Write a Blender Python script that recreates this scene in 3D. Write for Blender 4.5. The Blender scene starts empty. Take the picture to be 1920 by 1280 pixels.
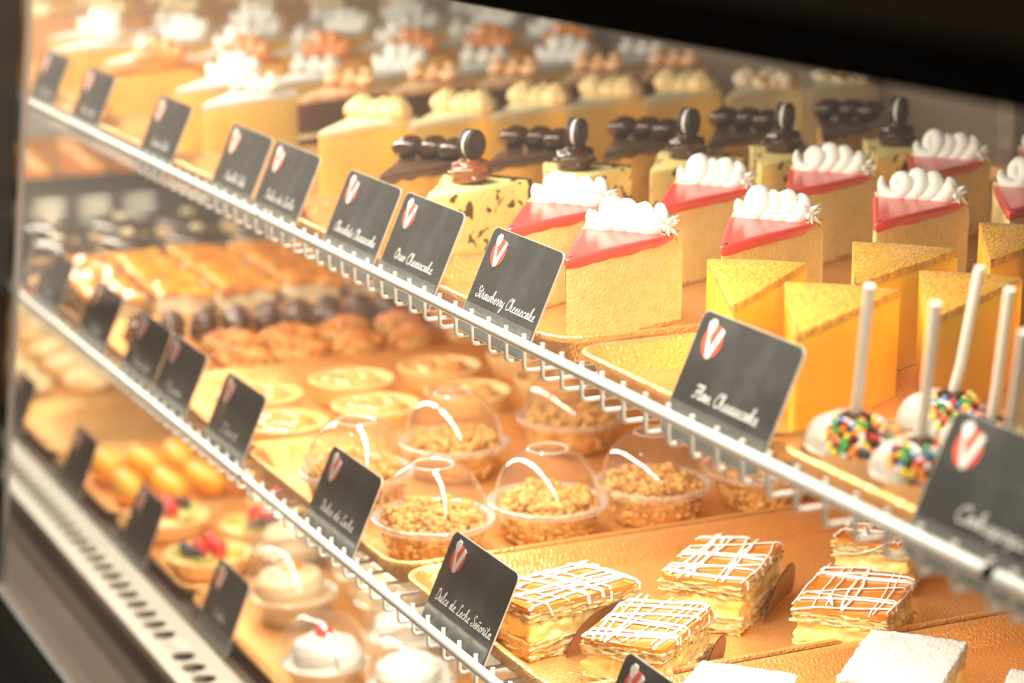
import bpy, math, random
from math import sin, cos, pi, radians, tan, atan2, hypot
from mathutils import Vector, Matrix, noise

S = bpy.context.scene
COL = S.collection

# ------------------------------------------------------------------ camera
cam_d = bpy.data.cameras.new('camera')
cam_d.lens = 79.56
cam_d.sensor_width = 36.0
cam_d.sensor_fit = 'HORIZONTAL'
cam_d.clip_start = 0.05
cam_d.clip_end = 60
cam_d.dof.use_dof = True
cam_d.dof.focus_distance = 1.44
cam_d.dof.aperture_fstop = 5.2
cam_d.dof.aperture_blades = 0
cam = bpy.data.objects.new('camera', cam_d)
COL.objects.link(cam)
right = Vector((0.42698, 0.90426, 0.0))
up = Vector((-0.21038, 0.09934, 0.97256))
back = right.cross(up)
right.normalize(); up.normalize(); back.normalize()
m = Matrix((right, up, back)).transposed().to_4x4()
m.translation = Vector((0, 0, 1.45))
cam.matrix_world = m
S.camera = cam

# ------------------------------------------------------------------ world, exposure
S.view_settings.view_transform = 'Standard'
S.view_settings.look = 'None'
S.view_settings.gamma = 1.0
S.view_settings.use_curve_mapping = False
S.view_settings.exposure = 0.57
S.render.film_transparent = False
W = bpy.data.worlds.new('shop_interior_light')
S.world = W
W.use_nodes = True
bg = W.node_tree.nodes['Background']
bg.inputs[0].default_value = (0.92, 0.76, 0.58, 1)
bg.inputs[1].default_value = 0.32

TOP_Z, LOW_Z, DECK_Z = 1.1136, 0.9026, 0.700     # upper face of each shelf


def area(name, loc, sx, sy, rotx, power, color=(1, 0.92, 0.77), parent=None):
    d = bpy.data.lights.new(name, 'AREA')
    d.shape = 'RECTANGLE'
    d.size = sx
    d.size_y = sy
    d.energy = power
    d.color = color
    o = bpy.data.objects.new(name, d)
    o.location = loc
    o.rotation_euler = (radians(rotx), 0, 0)
    COL.objects.link(o)
    if parent:
        o.parent = parent
    return o


# ------------------------------------------------------------------ tagging helpers
def tag(o, label=None, cat=None, group=None, kind=None):
    if label: o['label'] = label
    if cat: o['category'] = cat
    if group: o['group'] = group
    if kind: o['kind'] = kind
    return o


def empty(name, loc=(0, 0, 0), rz=0.0, label=None, cat=None, group=None):
    o = bpy.data.objects.new(name, None)
    o.empty_display_size = 0.02
    COL.objects.link(o)
    o.location = loc
    o.rotation_euler = (0, 0, rz)
    return tag(o, label, cat, group)


def copy_tree(o, parent=None):
    c = o.copy()
    COL.objects.link(c)
    if parent:
        c.parent = parent
    for ch in list(o.children):
        copy_tree(ch, c)
    return c


# ------------------------------------------------------------------ mesh builder
class M:
    def __init__(s):
        s.v = []; s.f = []; s.m = []; s.mi = 0

    def add(s, vs, fs):
        o = len(s.v)
        s.v += [tuple(p) for p in vs]
        s.f += [tuple(i + o for i in f) for f in fs]
        s.m += [s.mi] * len(fs)

    def box(s, x0, x1, y0, y1, z0, z1):
        s.add([(x0, y0, z0), (x1, y0, z0), (x1, y1, z0), (x0, y1, z0), (x0, y0, z1), (x1, y0, z1), (x1, y1, z1), (x0, y1, z1)],
              [(3, 2, 1, 0), (4, 5, 6, 7), (0, 1, 5, 4), (1, 2, 6, 5), (2, 3, 7, 6), (3, 0, 4, 7)])

    def rings(s, rings, cap0=True, cap1=True, closed=True):
        n = len(rings[0]); vs = [p for r in rings for p in r]; fs = []
        for k in range(len(rings) - 1):
            for i in range(n if closed else n - 1):
                j = (i + 1) % n
                fs.append((k * n + i, k * n + j, (k + 1) * n + j, (k + 1) * n + i))
        if cap0: fs.append(tuple(reversed(range(n))))
        if cap1: fs.append(tuple((len(rings) - 1) * n + i for i in range(n)))
        s.add(vs, fs)

    def lathe(s, prof, n=32, c=(0, 0, 0), wob=None, cap0=False, cap1=False):
        rs = []
        for k, (r, z) in enumerate(prof):
            ring = []
            for i in range(n):
                a = 2 * pi * i / n
                rr = r * (wob(a, k) if wob else 1)
                ring.append((c[0] + rr * cos(a), c[1] + rr * sin(a), c[2] + z))
            rs.append(ring)
        s.rings(rs, cap0, cap1)

    def tube(s, pts, rad, n=8, star=0.0, lobes=6, twist=0.0, flat=1.0, caps=True, upv=None):
        pts = [Vector(p) for p in pts]
        L = len(pts)
        rads = rad if isinstance(rad, (list, tuple)) else [rad] * L
        up0 = Vector(upv) if upv else Vector((0, 0, 1))
        rs = []; prev = None
        for k, p in enumerate(pts):
            t = (pts[min(k + 1, L - 1)] - pts[max(k - 1, 0)])
            if t.length < 1e-9: t = Vector((1, 0, 0))
            t.normalize()
            if prev is None:
                a = up0 if abs(t.dot(up0)) < 0.95 else Vector((0, 1, 0))
                u = (a - t * a.dot(t)).normalized()
            else:
                u = (prev - t * prev.dot(t))
                u = u.normalized() if u.length > 1e-6 else prev
            prev = u
            w = t.cross(u)
            ring = []
            for i in range(n):
                a = 2 * pi * i / n
                rr = rads[k] * (1 + star * cos(lobes * a + twist * k))
                ring.append(p + u * (cos(a) * rr * flat) + w * (sin(a) * rr))
            rs.append(ring)
        s.rings(rs, caps, caps)

    def sphere(s, c, r, n=10, m=6, sc=(1, 1, 1), dis=0.0, seed=0, rot=0.0, fr=1.0):
        c = Vector(c); rs = []
        for k in range(1, m):
            ph = pi * k / m; ring = []
            for i in range(n):
                a = 2 * pi * i / n
                d = Vector((sin(ph) * cos(a), sin(ph) * sin(a), -cos(ph)))
                q = 1 + (dis * noise.noise(d * fr * 2 + Vector((seed * 3.1, seed, 0))) if dis else 0)
                x, y, z = d.x * r * q * sc[0], d.y * r * q * sc[1], d.z * r * q * sc[2]
                if rot: x, y = x * cos(rot) - y * sin(rot), x * sin(rot) + y * cos(rot)
                ring.append(c + Vector((x, y, z)))
            rs.append(ring)
        o = len(s.v)
        s.rings(rs, False, False)
        nn = len(rs)
        b = c + Vector((0, 0, -r * sc[2])); t = c + Vector((0, 0, r * sc[2]))
        s.v += [tuple(b), tuple(t)]
        ib, it = len(s.v) - 2, len(s.v) - 1
        for i in range(n):
            j = (i + 1) % n
            s.f.append((ib, o + j, o + i)); s.m.append(s.mi)
            s.f.append((it, o + (nn - 1) * n + i, o + (nn - 1) * n + j)); s.m.append(s.mi)

    def gridbox(s, lx, ly, z0, z1, n=(24, 16, 8), fn=None):
        nx, ny, nz = n; idx = {}; vs = []; fs = []

        def g(i, j, k):
            if (i, j, k) not in idx:
                p = Vector(((i / nx - .5) * lx, (j / ny - .5) * ly, z0 + (z1 - z0) * k / nz))
                nrm = Vector(((i == nx) - (i == 0), (j == ny) - (j == 0), (k == nz) - (k == 0)))
                if fn: p = fn(p, nrm)
                idx[(i, j, k)] = len(vs); vs.append(p)
            return idx[(i, j, k)]
        for i in range(nx):
            for j in range(ny):
                fs.append((g(i, j + 1, 0), g(i + 1, j + 1, 0), g(i + 1, j, 0), g(i, j, 0)))
                fs.append((g(i, j, nz), g(i + 1, j, nz), g(i + 1, j + 1, nz), g(i, j + 1, nz)))
        for i in range(nx):
            for k in range(nz):
                fs.append((g(i, 0, k), g(i + 1, 0, k), g(i + 1, 0, k + 1), g(i, 0, k + 1)))
                fs.append((g(i + 1, ny, k), g(i, ny, k), g(i, ny, k + 1), g(i + 1, ny, k + 1)))
        for j in range(ny):
            for k in range(nz):
                fs.append((g(0, j + 1, k), g(0, j, k), g(0, j, k + 1), g(0, j + 1, k + 1)))
                fs.append((g(nx, j, k), g(nx, j + 1, k), g(nx, j + 1, k + 1), g(nx, j, k + 1)))
        s.add(vs, fs)

    def build(s, name, mats, parent=None, smooth=True, angle=50):
        me = bpy.data.meshes.new(name)
        me.from_pydata(s.v, [], s.f)
        if not isinstance(mats, (list, tuple)): mats = [mats]
        for x in mats: me.materials.append(x)
        if len(mats) > 1: me.polygons.foreach_set('material_index', s.m)
        me.validate(); me.update()
        if smooth:
            me.polygons.foreach_set('use_smooth', [True] * len(me.polygons))
            try: me.set_sharp_from_angle(angle=radians(angle))
            except Exception: pass
        o = bpy.data.objects.new(name, me)
        COL.objects.link(o)
        if parent: o.parent = parent
        return o


# ------------------------------------------------------------------ materials
def mat(name, col, rough=0.5, metal=0.0, col2=None, cscale=60, crange=(0.4, 0.6), bump=0.0, bscale=300, btype='noise', sss=0.0, coat=0.0,
        spec=0.5, wave=None, detail=4.0, stretch=None):
    mt = bpy.data.materials.new(name); mt.use_nodes = True
    nt = mt.node_tree; N = nt.nodes; Lk = nt.links
    b = N['Principled BSDF']
    b.inputs['Base Color'].default_value = (*col, 1)
    b.inputs['Roughness'].default_value = rough
    b.inputs['Metallic'].default_value = metal
    b.inputs['Specular IOR Level'].default_value = spec
    if coat:
        b.inputs['Coat Weight'].default_value = coat
        b.inputs['Coat Roughness'].default_value = 0.08
    if sss:
        b.inputs['Subsurface Weight'].default_value = sss
        b.inputs['Subsurface Radius'].default_value = (1.0, 0.6, 0.25)
        b.inputs['Subsurface Scale'].default_value = 0.012
    tc = N.new('ShaderNodeTexCoord'); src = tc.outputs['Object']
    if stretch:
        mp = N.new('ShaderNodeMapping'); mp.inputs['Scale'].default_value = stretch
        Lk.new(src, mp.inputs[0]); src = mp.outputs[0]
    if col2:
        n1 = N.new('ShaderNodeTexNoise'); n1.inputs['Scale'].default_value = cscale; n1.inputs['Detail'].default_value = detail
        Lk.new(src, n1.inputs['Vector'])
        mr = N.new('ShaderNodeMapRange'); mr.inputs[1].default_value = crange[0]; mr.inputs[2].default_value = crange[1]
        Lk.new(n1.outputs['Fac'], mr.inputs[0])
        mx = N.new('ShaderNodeMix'); mx.data_type = 'RGBA'
        mx.inputs['A'].default_value = (*col, 1); mx.inputs['B'].default_value = (*col2, 1)
        Lk.new(mr.outputs[0], mx.inputs['Factor']); Lk.new(mx.outputs['Result'], b.inputs['Base Color'])
    if bump:
        if btype == 'voronoi':
            t = N.new('ShaderNodeTexVoronoi'); t.feature = 'SMOOTH_F1'; out = t.outputs['Distance']
            t.inputs['Scale'].default_value = bscale
        elif btype == 'leather':
            t = N.new('ShaderNodeTexVoronoi'); t.feature = 'DISTANCE_TO_EDGE'; out = t.outputs['Distance']
            t.inputs['Scale'].default_value = bscale
        else:
            t = N.new('ShaderNodeTexNoise'); out = t.outputs['Fac']
            t.inputs['Scale'].default_value = bscale; t.inputs['Detail'].default_value = 3
        Lk.new(src, t.inputs['Vector'])
        bp = N.new('ShaderNodeBump'); bp.inputs['Strength'].default_value = bump; bp.inputs['Distance'].default_value = 0.0016
        Lk.new(out, bp.inputs['Height']); Lk.new(bp.outputs[0], b.inputs['Normal'])
    return mt


def clear_mat(name, tint=(1, 1, 1), f0=0.04, rough=0.0, edge=0.0, power=5.0, glosscol=(1, 1, 1)):
    """thin clear sheet: transmits straight through, reflects more at a glancing angle"""
    mt = bpy.data.materials.new(name); mt.use_nodes = True
    nt = mt.node_tree; N = nt.nodes; Lk = nt.links
    N.remove(N['Principled BSDF']); out = N['Material Output']
    tr = N.new('ShaderNodeBsdfTransparent'); tr.inputs[0].default_value = (*tint, 1)
    gl = N.new('ShaderNodeBsdfGlossy'); gl.inputs['Roughness'].default_value = rough; gl.inputs[0].default_value = (*glosscol, 1)
    lw = N.new('ShaderNodeLayerWeight'); lw.inputs[0].default_value = 0.5
    pw = N.new('ShaderNodeMath'); pw.operation = 'POWER'; pw.inputs[1].default_value = power
    ma = N.new('ShaderNodeMath'); ma.operation = 'MULTIPLY_ADD'; ma.inputs[1].default_value = 1 - f0; ma.inputs[2].default_value = f0
    Lk.new(lw.outputs['Facing'], pw.inputs[0]); Lk.new(pw.outputs[0], ma.inputs[0])
    mx = N.new('ShaderNodeMixShader'); Lk.new(ma.outputs[0], mx.inputs[0]); Lk.new(tr.outputs[0], mx.inputs[1]); Lk.new(gl.outputs[0], mx.inputs[2])
    last = mx.outputs[0]
    if edge:
        df = N.new('ShaderNodeBsdfDiffuse'); df.inputs[0].default_value = (0.9, 0.9, 0.88, 1)
        m2 = N.new('ShaderNodeMixShader'); m2.inputs[0].default_value = edge
        Lk.new(last, m2.inputs[1]); Lk.new(df.outputs[0], m2.inputs[2]); last = m2.outputs[0]
    Lk.new(last, out.inputs[0])
    return mt


MT = dict(
    white_metal=mat('white_powder_coated_metal', (0.80, 0.80, 0.76), 0.28, coat=0.3),
    strip_metal=mat('off_white_strip_metal', (0.50, 0.47, 0.39), 0.4),
    dark_frame=mat('dark_brown_frame', (0.022, 0.015, 0.011), 0.7, spec=0.15),
    black_trim=mat('black_trim', (0.006, 0.005, 0.004), 0.8, spec=0.08),
    case_inner=mat('brown_case_interior', (0.20, 0.15, 0.105), 0.5),
    case_floor=mat('taupe_case_floor', (0.095, 0.065, 0.045), 0.6, spec=0.2, col2=(0.12, 0.082, 0.058), cscale=3),
    floor=mat('brown_shop_floor', (0.22, 0.15, 0.12), 0.4, col2=(0.28, 0.2, 0.16), cscale=2),
    steel=mat('brushed_steel', (0.55, 0.57, 0.6), 0.3, 1.0),
    tray=mat('copper_gold_tray', (0.95, 0.55, 0.21), 0.30, 0.6, bump=0.6, bscale=300, btype='leather', col2=(0.90, 0.49, 0.16), cscale=14),
    dark_tray=mat('dark_tray', (0.05, 0.045, 0.04), 0.35, bump=0.3, bscale=230),
    cheesecake=mat('pale_cheesecake', (0.94, 0.74, 0.36), 0.55, bump=0.8, bscale=430, col2=(0.92, 0.67, 0.27), cscale=120, sss=0.12),
    crust=mat('baked_crust', (0.55, 0.30, 0.09), 0.7, bump=0.8, bscale=500, col2=(0.75, 0.48, 0.18), cscale=300),
    jelly=mat('strawberry_jelly', (0.88, 0.085, 0.075), 0.30, coat=0.18, sss=0.15, bump=0.12, bscale=55, stretch=(12, 1, 1)),
    whip=mat('white_whipped_cream', (0.83, 0.80, 0.74), 0.4, sss=0.15),
    flan=mat('amber_flan_cheesecake', (0.95, 0.60, 0.045), 0.35, sss=0.3, bump=0.12, bscale=90, col2=(0.92, 0.53, 0.03), cscale=18),
    flan_top=mat('caramelised_flan_top', (0.64, 0.27, 0.03), 0.42, bump=0.6, bscale=260, stretch=(1, 3, 1), col2=(0.82, 0.46, 0.08), cscale=160, coat=0.1),
    choc=mat('dark_chocolate_glaze', (0.045, 0.016, 0.008), 0.22, coat=0.5),
    choc_sheen=mat('grey_brown_ganache', (0.10, 0.048, 0.028), 0.30, coat=0.4, bump=0.3, bscale=150),
    cocoa=mat('dark_cookie', (0.022, 0.012, 0.009), 0.55, bump=0.6, bscale=420),
    choccream=mat('milk_chocolate_cream', (0.22, 0.06, 0.02), 0.28, coat=0.4),
    cookie_body=mat('cookies_and_cream_cheesecake', (0.92, 0.72, 0.28), 0.55, bump=0.8, bscale=250, col2=(0.10, 0.045, 0.012), cscale=75, crange=(0.585, 0.63), detail=2.0),
    choc_body=mat('golden_brown_cheesecake', (0.86, 0.47, 0.11), 0.6, bump=0.5, bscale=300, col2=(0.80, 0.38, 0.07), cscale=60),
    yellow_body=mat('yellow_cheesecake', (0.93, 0.66, 0.18), 0.5, sss=0.15, col2=(0.91, 0.60, 0.13), cscale=30),
    pale_top=mat('pale_cream_icing', (0.93, 0.80, 0.50), 0.4, sss=0.1),
    butter=mat('butter_yellow_piped_cream', (0.92, 0.68, 0.33), 0.4, sss=0.1),
    stripe=mat('caramel_striped_cream', (0.92, 0.84, 0.66), 0.4, col2=(0.50, 0.22, 0.05), cscale=110, crange=(0.48, 0.56), detail=1),
    dark_layer=mat('chocolate_sponge_layer', (0.10, 0.035, 0.015), 0.75, bump=0.8, bscale=400),
    peach=mat('peach_caramel_icing', (0.85, 0.42, 0.14), 0.35, bump=0.6, bscale=200, col2=(0.93, 0.66, 0.42), cscale=90),
    caramel=mat('burnt_caramel_top', (0.78, 0.30, 0.05), 0.25, coat=0.4, col2=(0.60, 0.19, 0.03), cscale=40),
    beige=mat('beige_sponge', (0.80, 0.52, 0.27), 0.6),
    pastry=mat('flaky_pastry', (0.84, 0.52, 0.17), 0.6, bump=1.0, bscale=420, stretch=(1, 1, 5), col2=(0.94, 0.76, 0.42), cscale=130),
    custard=mat('yellow_custard', (0.93, 0.66, 0.18), 0.35, sss=0.2, bump=0.6, bscale=120, col2=(0.92, 0.74, 0.34), cscale=60),
    glaze=mat('caramel_glaze', (0.55, 0.19, 0.03), 0.14, coat=0.6, col2=(0.66, 0.27, 0.05), cscale=60),
    icing=mat('white_icing', (0.90, 0.87, 0.84), 0.25, coat=0.3),
    liner=mat('dark_brown_paper_liner', (0.34, 0.17, 0.10), 0.45, bump=0.4, bscale=120, col2=(0.26, 0.12, 0.07), cscale=60),
    powder=mat('icing_sugar', (0.54, 0.54, 0.54), 0.9, bump=1.0, bscale=600, spec=0.1),
    crumb=mat('golden_crumble', (0.78, 0.47, 0.15), 0.7, bump=0.9, bscale=500, col2=(0.60, 0.29, 0.06), cscale=120),
    nuts=mat('glazed_nuts', (0.78, 0.33, 0.05), 0.25, coat=0.6, col2=(0.52, 0.16, 0.02), cscale=70),
    orange_glaze=mat('orange_glaze', (0.95, 0.42, 0.02), 0.15, coat=0.6, col2=(0.78, 0.22, 0.01), cscale=22),
    tart_shell=mat('golden_tart_shell', (0.90, 0.66, 0.30), 0.55, bump=0.6, bscale=300),
    tart_fill=mat('glossy_apricot_filling', (0.92, 0.58, 0.22), 0.1, coat=1.0, col2=(0.90, 0.42, 0.10), cscale=30),
    honey=mat('honey_glazed_crust', (0.93, 0.45, 0.03), 0.2, coat=0.5, col2=(0.80, 0.28, 0.02), cscale=30),
    lady=mat('golden_sponge_finger', (0.95, 0.50, 0.035), 0.45, col2=(0.90, 0.40, 0.02), cscale=50, coat=0.2),
    palenut=mat('pale_almond_pastry', (0.92, 0.70, 0.38), 0.5, col2=(0.85, 0.48, 0.14), cscale=40, bump=0.8, bscale=120),
    strawberry=mat('strawberry_red', (0.80, 0.04, 0.03), 0.25, coat=0.6, bump=0.5, bscale=250),
    kiwi=mat('kiwi_green', (0.55, 0.62, 0.10), 0.25, coat=0.6, col2=(0.80, 0.82, 0.40), cscale=90),
    berry=mat('blueberry_blue', (0.03, 0.035, 0.07), 0.35, coat=0.2),
    beige_cream=mat('beige_piped_cream', (0.86, 0.70, 0.45), 0.35, coat=0.2),
    pop_white=mat('pale_vanilla_coating', (0.46, 0.42, 0.37), 0.6, bump=0.5, bscale=150),
    paper=mat('white_paper', (0.82, 0.78, 0.72), 0.7),
    stick=mat('white_paper_stick', (0.82, 0.77, 0.68), 0.45, coat=0.2),
    plate=mat('white_china', (0.80, 0.80, 0.72), 0.2, coat=0.5),
    board=mat('chalkboard', (0.042, 0.043, 0.043), 0.28, col2=(0.095, 0.098, 0.098), cscale=26, crange=(0.42, 0.72), stretch=(1, 0.5, 1)),
    board_edge=mat('pale_card_edge', (0.62, 0.55, 0.48), 0.4),
    logo_red=mat('logo_red', (0.90, 0.10, 0.055), 0.4),
    chalk=mat('white_lettering', (0.85, 0.86, 0.82), 0.6),
    holder=clear_mat('clear_card_holder', (0.9, 0.95, 0.9), 0.06, 0.05, edge=0.09),
    plastic=clear_mat('clear_plastic', (0.985, 0.975, 0.96), 0.06, 0.04, power=3.6, edge=0.02),
    plastic_rim=clear_mat('clear_plastic_rim', (0.95, 0.94, 0.92), 0.10, 0.06, edge=0.22, power=3.0),
    glass=clear_mat('display_glass', (0.985, 0.99, 0.985), 0.035, 0.0),
    dark_reflection=clear_mat('dark_reflection_glass', (0.14, 0.135, 0.12), 0.04, 0.0, glosscol=(0.35, 0.35, 0.35)),  # dark tint painted in for a dark reflection on the far pane
    channel=mat('grey_blue_channel', (0.20, 0.22, 0.24), 0.5),
    housing=mat('lamp_housing', (0.7, 0.7, 0.7), 0.4),
)
SPR = [mat('sprinkle_' + n, c, 0.25, coat=0.5) for n, c in dict(red=(0.75, 0.03, 0.03), orange=(0.90, 0.25, 0.02), yellow=(0.88, 0.65, 0.03),
       green=(0.04, 0.42, 0.08), blue=(0.05, 0.22, 0.50), white=(0.85, 0.80, 0.78)).items()]

# ------------------------------------------------------------------ setting: the display case
X0, X1 = -4.2, -0.12      # far and near end of the case
YB = 1.30                 # back of the case


def struct(name, mb, mt, smooth=False):
    o = mb.build(name, mt, None, smooth)
    o['kind'] = 'structure'
    return o


b = M(); b.box(-8, 2, -4, 3.5, -0.02, 0); struct('floor', b, MT['floor'])
b = M(); b.box(X0 - 0.04, 0.5, YB, YB + 0.03, 0.0, 1.42); struct('wall_back', b, MT['case_inner'])
b = M(); b.box(X0 - 0.04, X0, 0.46, YB, 0.0, 1.42); struct('wall_far', b, MT['case_inner'])
b = M(); b.box(X0, X1, 0.30, YB, 1.40, 1.44); struct('ceiling', b, MT['dark_frame'])

# header above the glass
hd = empty('case_header', (0, 0, 0), 0, 'dark brown header board above the sloping front glass', 'case header')
b = M(); b.box(X0, X1, 0.475, 0.545, 1.372, 1.72); b.build('panel', MT['dark_frame'], hd, False)
b = M(); b.box(X0, X1, 0.500, 0.540, 1.344, 1.3719); b.build('black_edge', MT['black_trim'], hd, False)

# plinth below the glass
pl = empty('case_plinth', (0, 0, 0), 0, 'black and brown plinth below the front glass at the bottom of the case', 'case plinth')
b = M(); b.box(X0, X1, 0.395, 0.4519, 0.02, 0.676); b.build('black_edge', MT['black_trim'], pl, False)
b = M(); b.box(X0, X1, 0.452, 0.4565, 0.02, 0.677); b.build('glass_channel', MT['channel'], pl, False)
b = M(); b.box(X0, X1, 0.4566, 0.5349, 0.02, 0.668); b.build('well', MT['case_floor'], pl, False)
b = M(); b.box(X0, X1, 0.535, YB, 0.02, 0.690); struct('trim_1', b, MT['case_floor'])


def pane(name, x0, x1, mt, label, gap=0.0):
    """sloping sheet, bottom y .457 z .677, top y .522 z 1.343, 6 mm thick"""
    r = empty(name, ((x0 + x1) / 2, 0.457, 0.677), 0, label, 'glass pane')
    h = (x1 - x0) / 2
    b = M(); dy = 0.065; dz = 0.666; t = 0.006
    b.add([(-h, 0, 0), (h, 0, 0), (h, t, 0), (-h, t, 0), (-h, dy, dz), (h, dy, dz), (h, dy + t, dz), (-h, dy + t, dz)],
          [(3, 2, 1, 0), (4, 5, 6, 7), (0, 1, 5, 4), (2, 3, 7, 6)])
    b.build('sheet', mt, r, False)
    b = M(); e = 0.0035
    b.add([(-h - e, 0, 0), (-h, 0, 0), (-h, t, 0), (-h - e, t, 0), (-h - e, dy, dz), (-h, dy, dz), (-h, dy + t, dz), (-h - e, dy + t, dz)],
          [(3, 2, 1, 0), (4, 5, 6, 7), (0, 1, 5, 4), (1, 2, 6, 5), (2, 3, 7, 6), (3, 0, 4, 7)])
    b.build('polished_edge', MT['steel'], r, False)
    return r


pane('glass_pane', -2.18, -0.14, MT['glass'], 'long clear sloping glass pane in front of the cakes')
pane('glass_pane', X0 + 0.01, -2.20, MT['dark_reflection'], 'far end glass pane with a dark reflection put in as tint')

# steel divider posts of the rear sliding doors
for i, x in enumerate((-0.9, -1.66, -2.5, -3.4)):
    b = M(); b.box(x - 0.012, x + 0.012, YB - 0.02, YB - 0.0005, 0.70, 1.399)
    tag(b.build('door_post', MT['steel'], None, False), 'upright steel post at the back of the case, %s from the near end' % ['nearest', 'second', 'third', 'fourth'][i], 'post', 'rear door posts')

# ------------------------------------------------------------------ wire shelves
RY, RZ = 0.572, 1.1308
SEG = [(-0.735, 0.06), (-1.671, -0.739), (-2.607, -1.675), (-3.543, -2.611), (-4.17, -3.547)]
SEGN = ['nearest', 'second', 'third', 'fourth', 'farthest']


def wire_mesh(ry, rz, zw, yend, zback=0.0):
    b = M(); r = 0.00148; yv = ry + 0.0051
    pts = [(0, yv, rz + 0.0042), (0, yv, rz), (0, yv, zw + 0.0032)]
    for k in range(1, 6):
        a = pi / 2 * k / 5
        pts.append((0, yv + 0.0032 * (1 - cos(a)), zw + 0.0032 * (1 - sin(a))))
    pts += [(0, yv + 0.05, zw), (0, yend, zw)]
    b.tube(pts, r, 8, upv=(1, 0, 0))
    return b


def wire_shelf(ry, rz, zw, yend, which, near):
    proto = None
    for si, (x0, x1) in enumerate(SEG):
        a, c = min(x0, x1), max(x0, x1)
        if si == 0: a, c = -0.731, -0.15
        t = empty('wire_shelf', (c, ry, zw), 0, 'white wire shelf of the %s level, %s from the near end' % (which, SEGN[si]), 'wire shelf', 'white wire shelves')
        L = c - a
        b = M()
        b.tube([(-L, 0, rz - zw), (-L * .5, 0, rz - zw), (0, 0, rz - zw)], 0.0036, 14, caps=False)
        b.tube([(-L, 0, rz - zw), (-L * .5, 0, rz - zw), (0, 0, rz - zw)], 0.0027, 14, caps=False)
        o = b.build('front_rail', MT['white_metal'], t)
        for q in (0, -L):
            b = M(); b.tube([(q - 0.0004, 0, rz - zw), (q + 0.0004, 0, rz - zw)], 0.0027, 14); b.build('rail_bore_shade', MT['black_trim'], t)  # black disc stands in for the shade inside the open tube end
        b = M()
        for yy in (0.075, 0.25, 0.45, yend - ry - 0.01):
            b.tube([(-L + 0.004, yy, -0.0034), (-0.004, yy, -0.0034)], 0.002, 8)
        b.build('cross_wires', MT['white_metal'], t)
        n = int(L / 0.0254)
        for k in range(n + 1):
            x = -0.004 - k * (L - 0.008) / n
            if proto is None:
                proto = wire_mesh(0, rz - zw, 0, yend - ry).build('shelf_wire', MT['white_metal'], t); w = proto
            else:
                w = proto.copy(); COL.objects.link(w); w.parent = t
            w.location = (x, 0, 0)


wire_shelf(RY, RZ, 1.112, 1.28, 'upper', 1)
PROTO_LOW = None
wire_shelf(0.5506, 0.9190, 0.901, 1.28, 'lower', 1)

# perforated white deck strip with round holes
ds = empty('perforated_deck_strip', (0, 0.527, 0.691), 0, 'white metal strip with a row of round holes at the deck edge', 'metal strip')
hole_x = [x * 0.030 for x in range(int(X0 / 0.030) + 1, int(X1 / 0.030) - 1)]
b = M(); w = 0.052; zt = 0.009; zb = 0.007; px = 0.015; r = 0.0112; yc = 0.024; n = 16
for hx in hole_x:
    if abs((hx + 1.905) % 0.9) < 0.03:      # a plain stretch at each joint
        for z in (zt, zb): b.add([(hx - px, 0, z), (hx + px, 0, z), (hx + px, w, z), (hx - px, w, z)], [(0, 1, 2, 3)])
        continue
    for z in (zt, zb):
        vs = []; fs = []
        for i in range(n):
            a = 2 * pi * i / n + pi / n
            ca, sa = cos(a), sin(a)
            ty = (w - yc) if sa > 0 else yc
            k = min(px / max(abs(ca), 1e-6), ty / max(abs(sa), 1e-6))
            vs.append((hx + r * ca, yc + r * sa, z)); vs.append((hx + k * ca, yc + k * sa, z))
        for i in range(n):
            j = (i + 1) % n
            fs.append((2 * i, 2 * i + 1, 2 * j + 1, 2 * j))
        # corners
        o = len(vs); vs += [(hx - px, 0, z), (hx + px, 0, z), (hx + px, w, z), (hx - px, w, z)]
        b.add(vs, fs)
        for cx, cy in ((-px, -yc), (px, -yc), (px, w - yc), (-px, w - yc)):
            a = atan2(cy, cx); best = sorted(range(n), key=lambda i: abs(((2 * pi * i / n + pi / n - a + pi) % (2 * pi)) - pi))[:2]
            p1 = vs[2 * best[0] + 1]; p2 = vs[2 * best[1] + 1]
            b.add([p1, p2, (hx + cx, yc + cy, z)], [(0, 1, 2)])
    b.rings([[(hx + r * cos(2 * pi * i / n + pi / n), yc + r * sin(2 * pi * i / n + pi / n), z) for i in range(n)] for z in (zt, zb)], False, False)
b.build('strip', MT['strip_metal'], ds, False)
b = M(); b.box(X0 + 0.01, X1 - 0.02, 0.0, 0.0015, -0.0005, 0.0088); b.build('front_lip', MT['strip_metal'], ds, False)

# ------------------------------------------------------------------ lamps
def strip_lamp(x0, x1, y, z, rotx, power, label, w=0.022):
    t = empty('strip_light', ((x0 + x1) / 2, y, z), 0, label, 'strip light', 'strip lights of the case')
    h = (x1 - x0) / 2
    b = M(); b.box(-h, h, -w / 2 - 0.002, w / 2 + 0.002, 0.0, 0.006); b.build('housing', MT['housing'], t, False)
    o = area('led_light', (0, 0, -0.0012), 2 * h - 0.01, w, rotx, power, parent=t)
    return t


strip_lamp(-4.1, -1.95, 0.565, 1.390, 12, 13.5, 'slim strip light under the header, at the far end', 0.03)
strip_lamp(-1.93, -0.75, 0.565, 1.390, 12, 7.6, 'slim strip light under the header, at the near end', 0.03)
strip_lamp(-4.1, -1.69, 0.650, 1.100, 8, 6.0, 'slim strip light under the upper shelf, at the far end')
strip_lamp(-1.66, -0.45, 0.650, 1.100, 8, 3.9, 'slim strip light under the upper shelf, at the near end')
strip_lamp(-4.1, -1.69, 0.640, 0.889, 8, 4.6, 'slim strip light under the lower shelf, at the far end')
strip_lamp(-1.66, -0.45, 0.640, 0.889, 8, 4.0, 'slim strip light under the lower shelf, at the near end')


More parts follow.
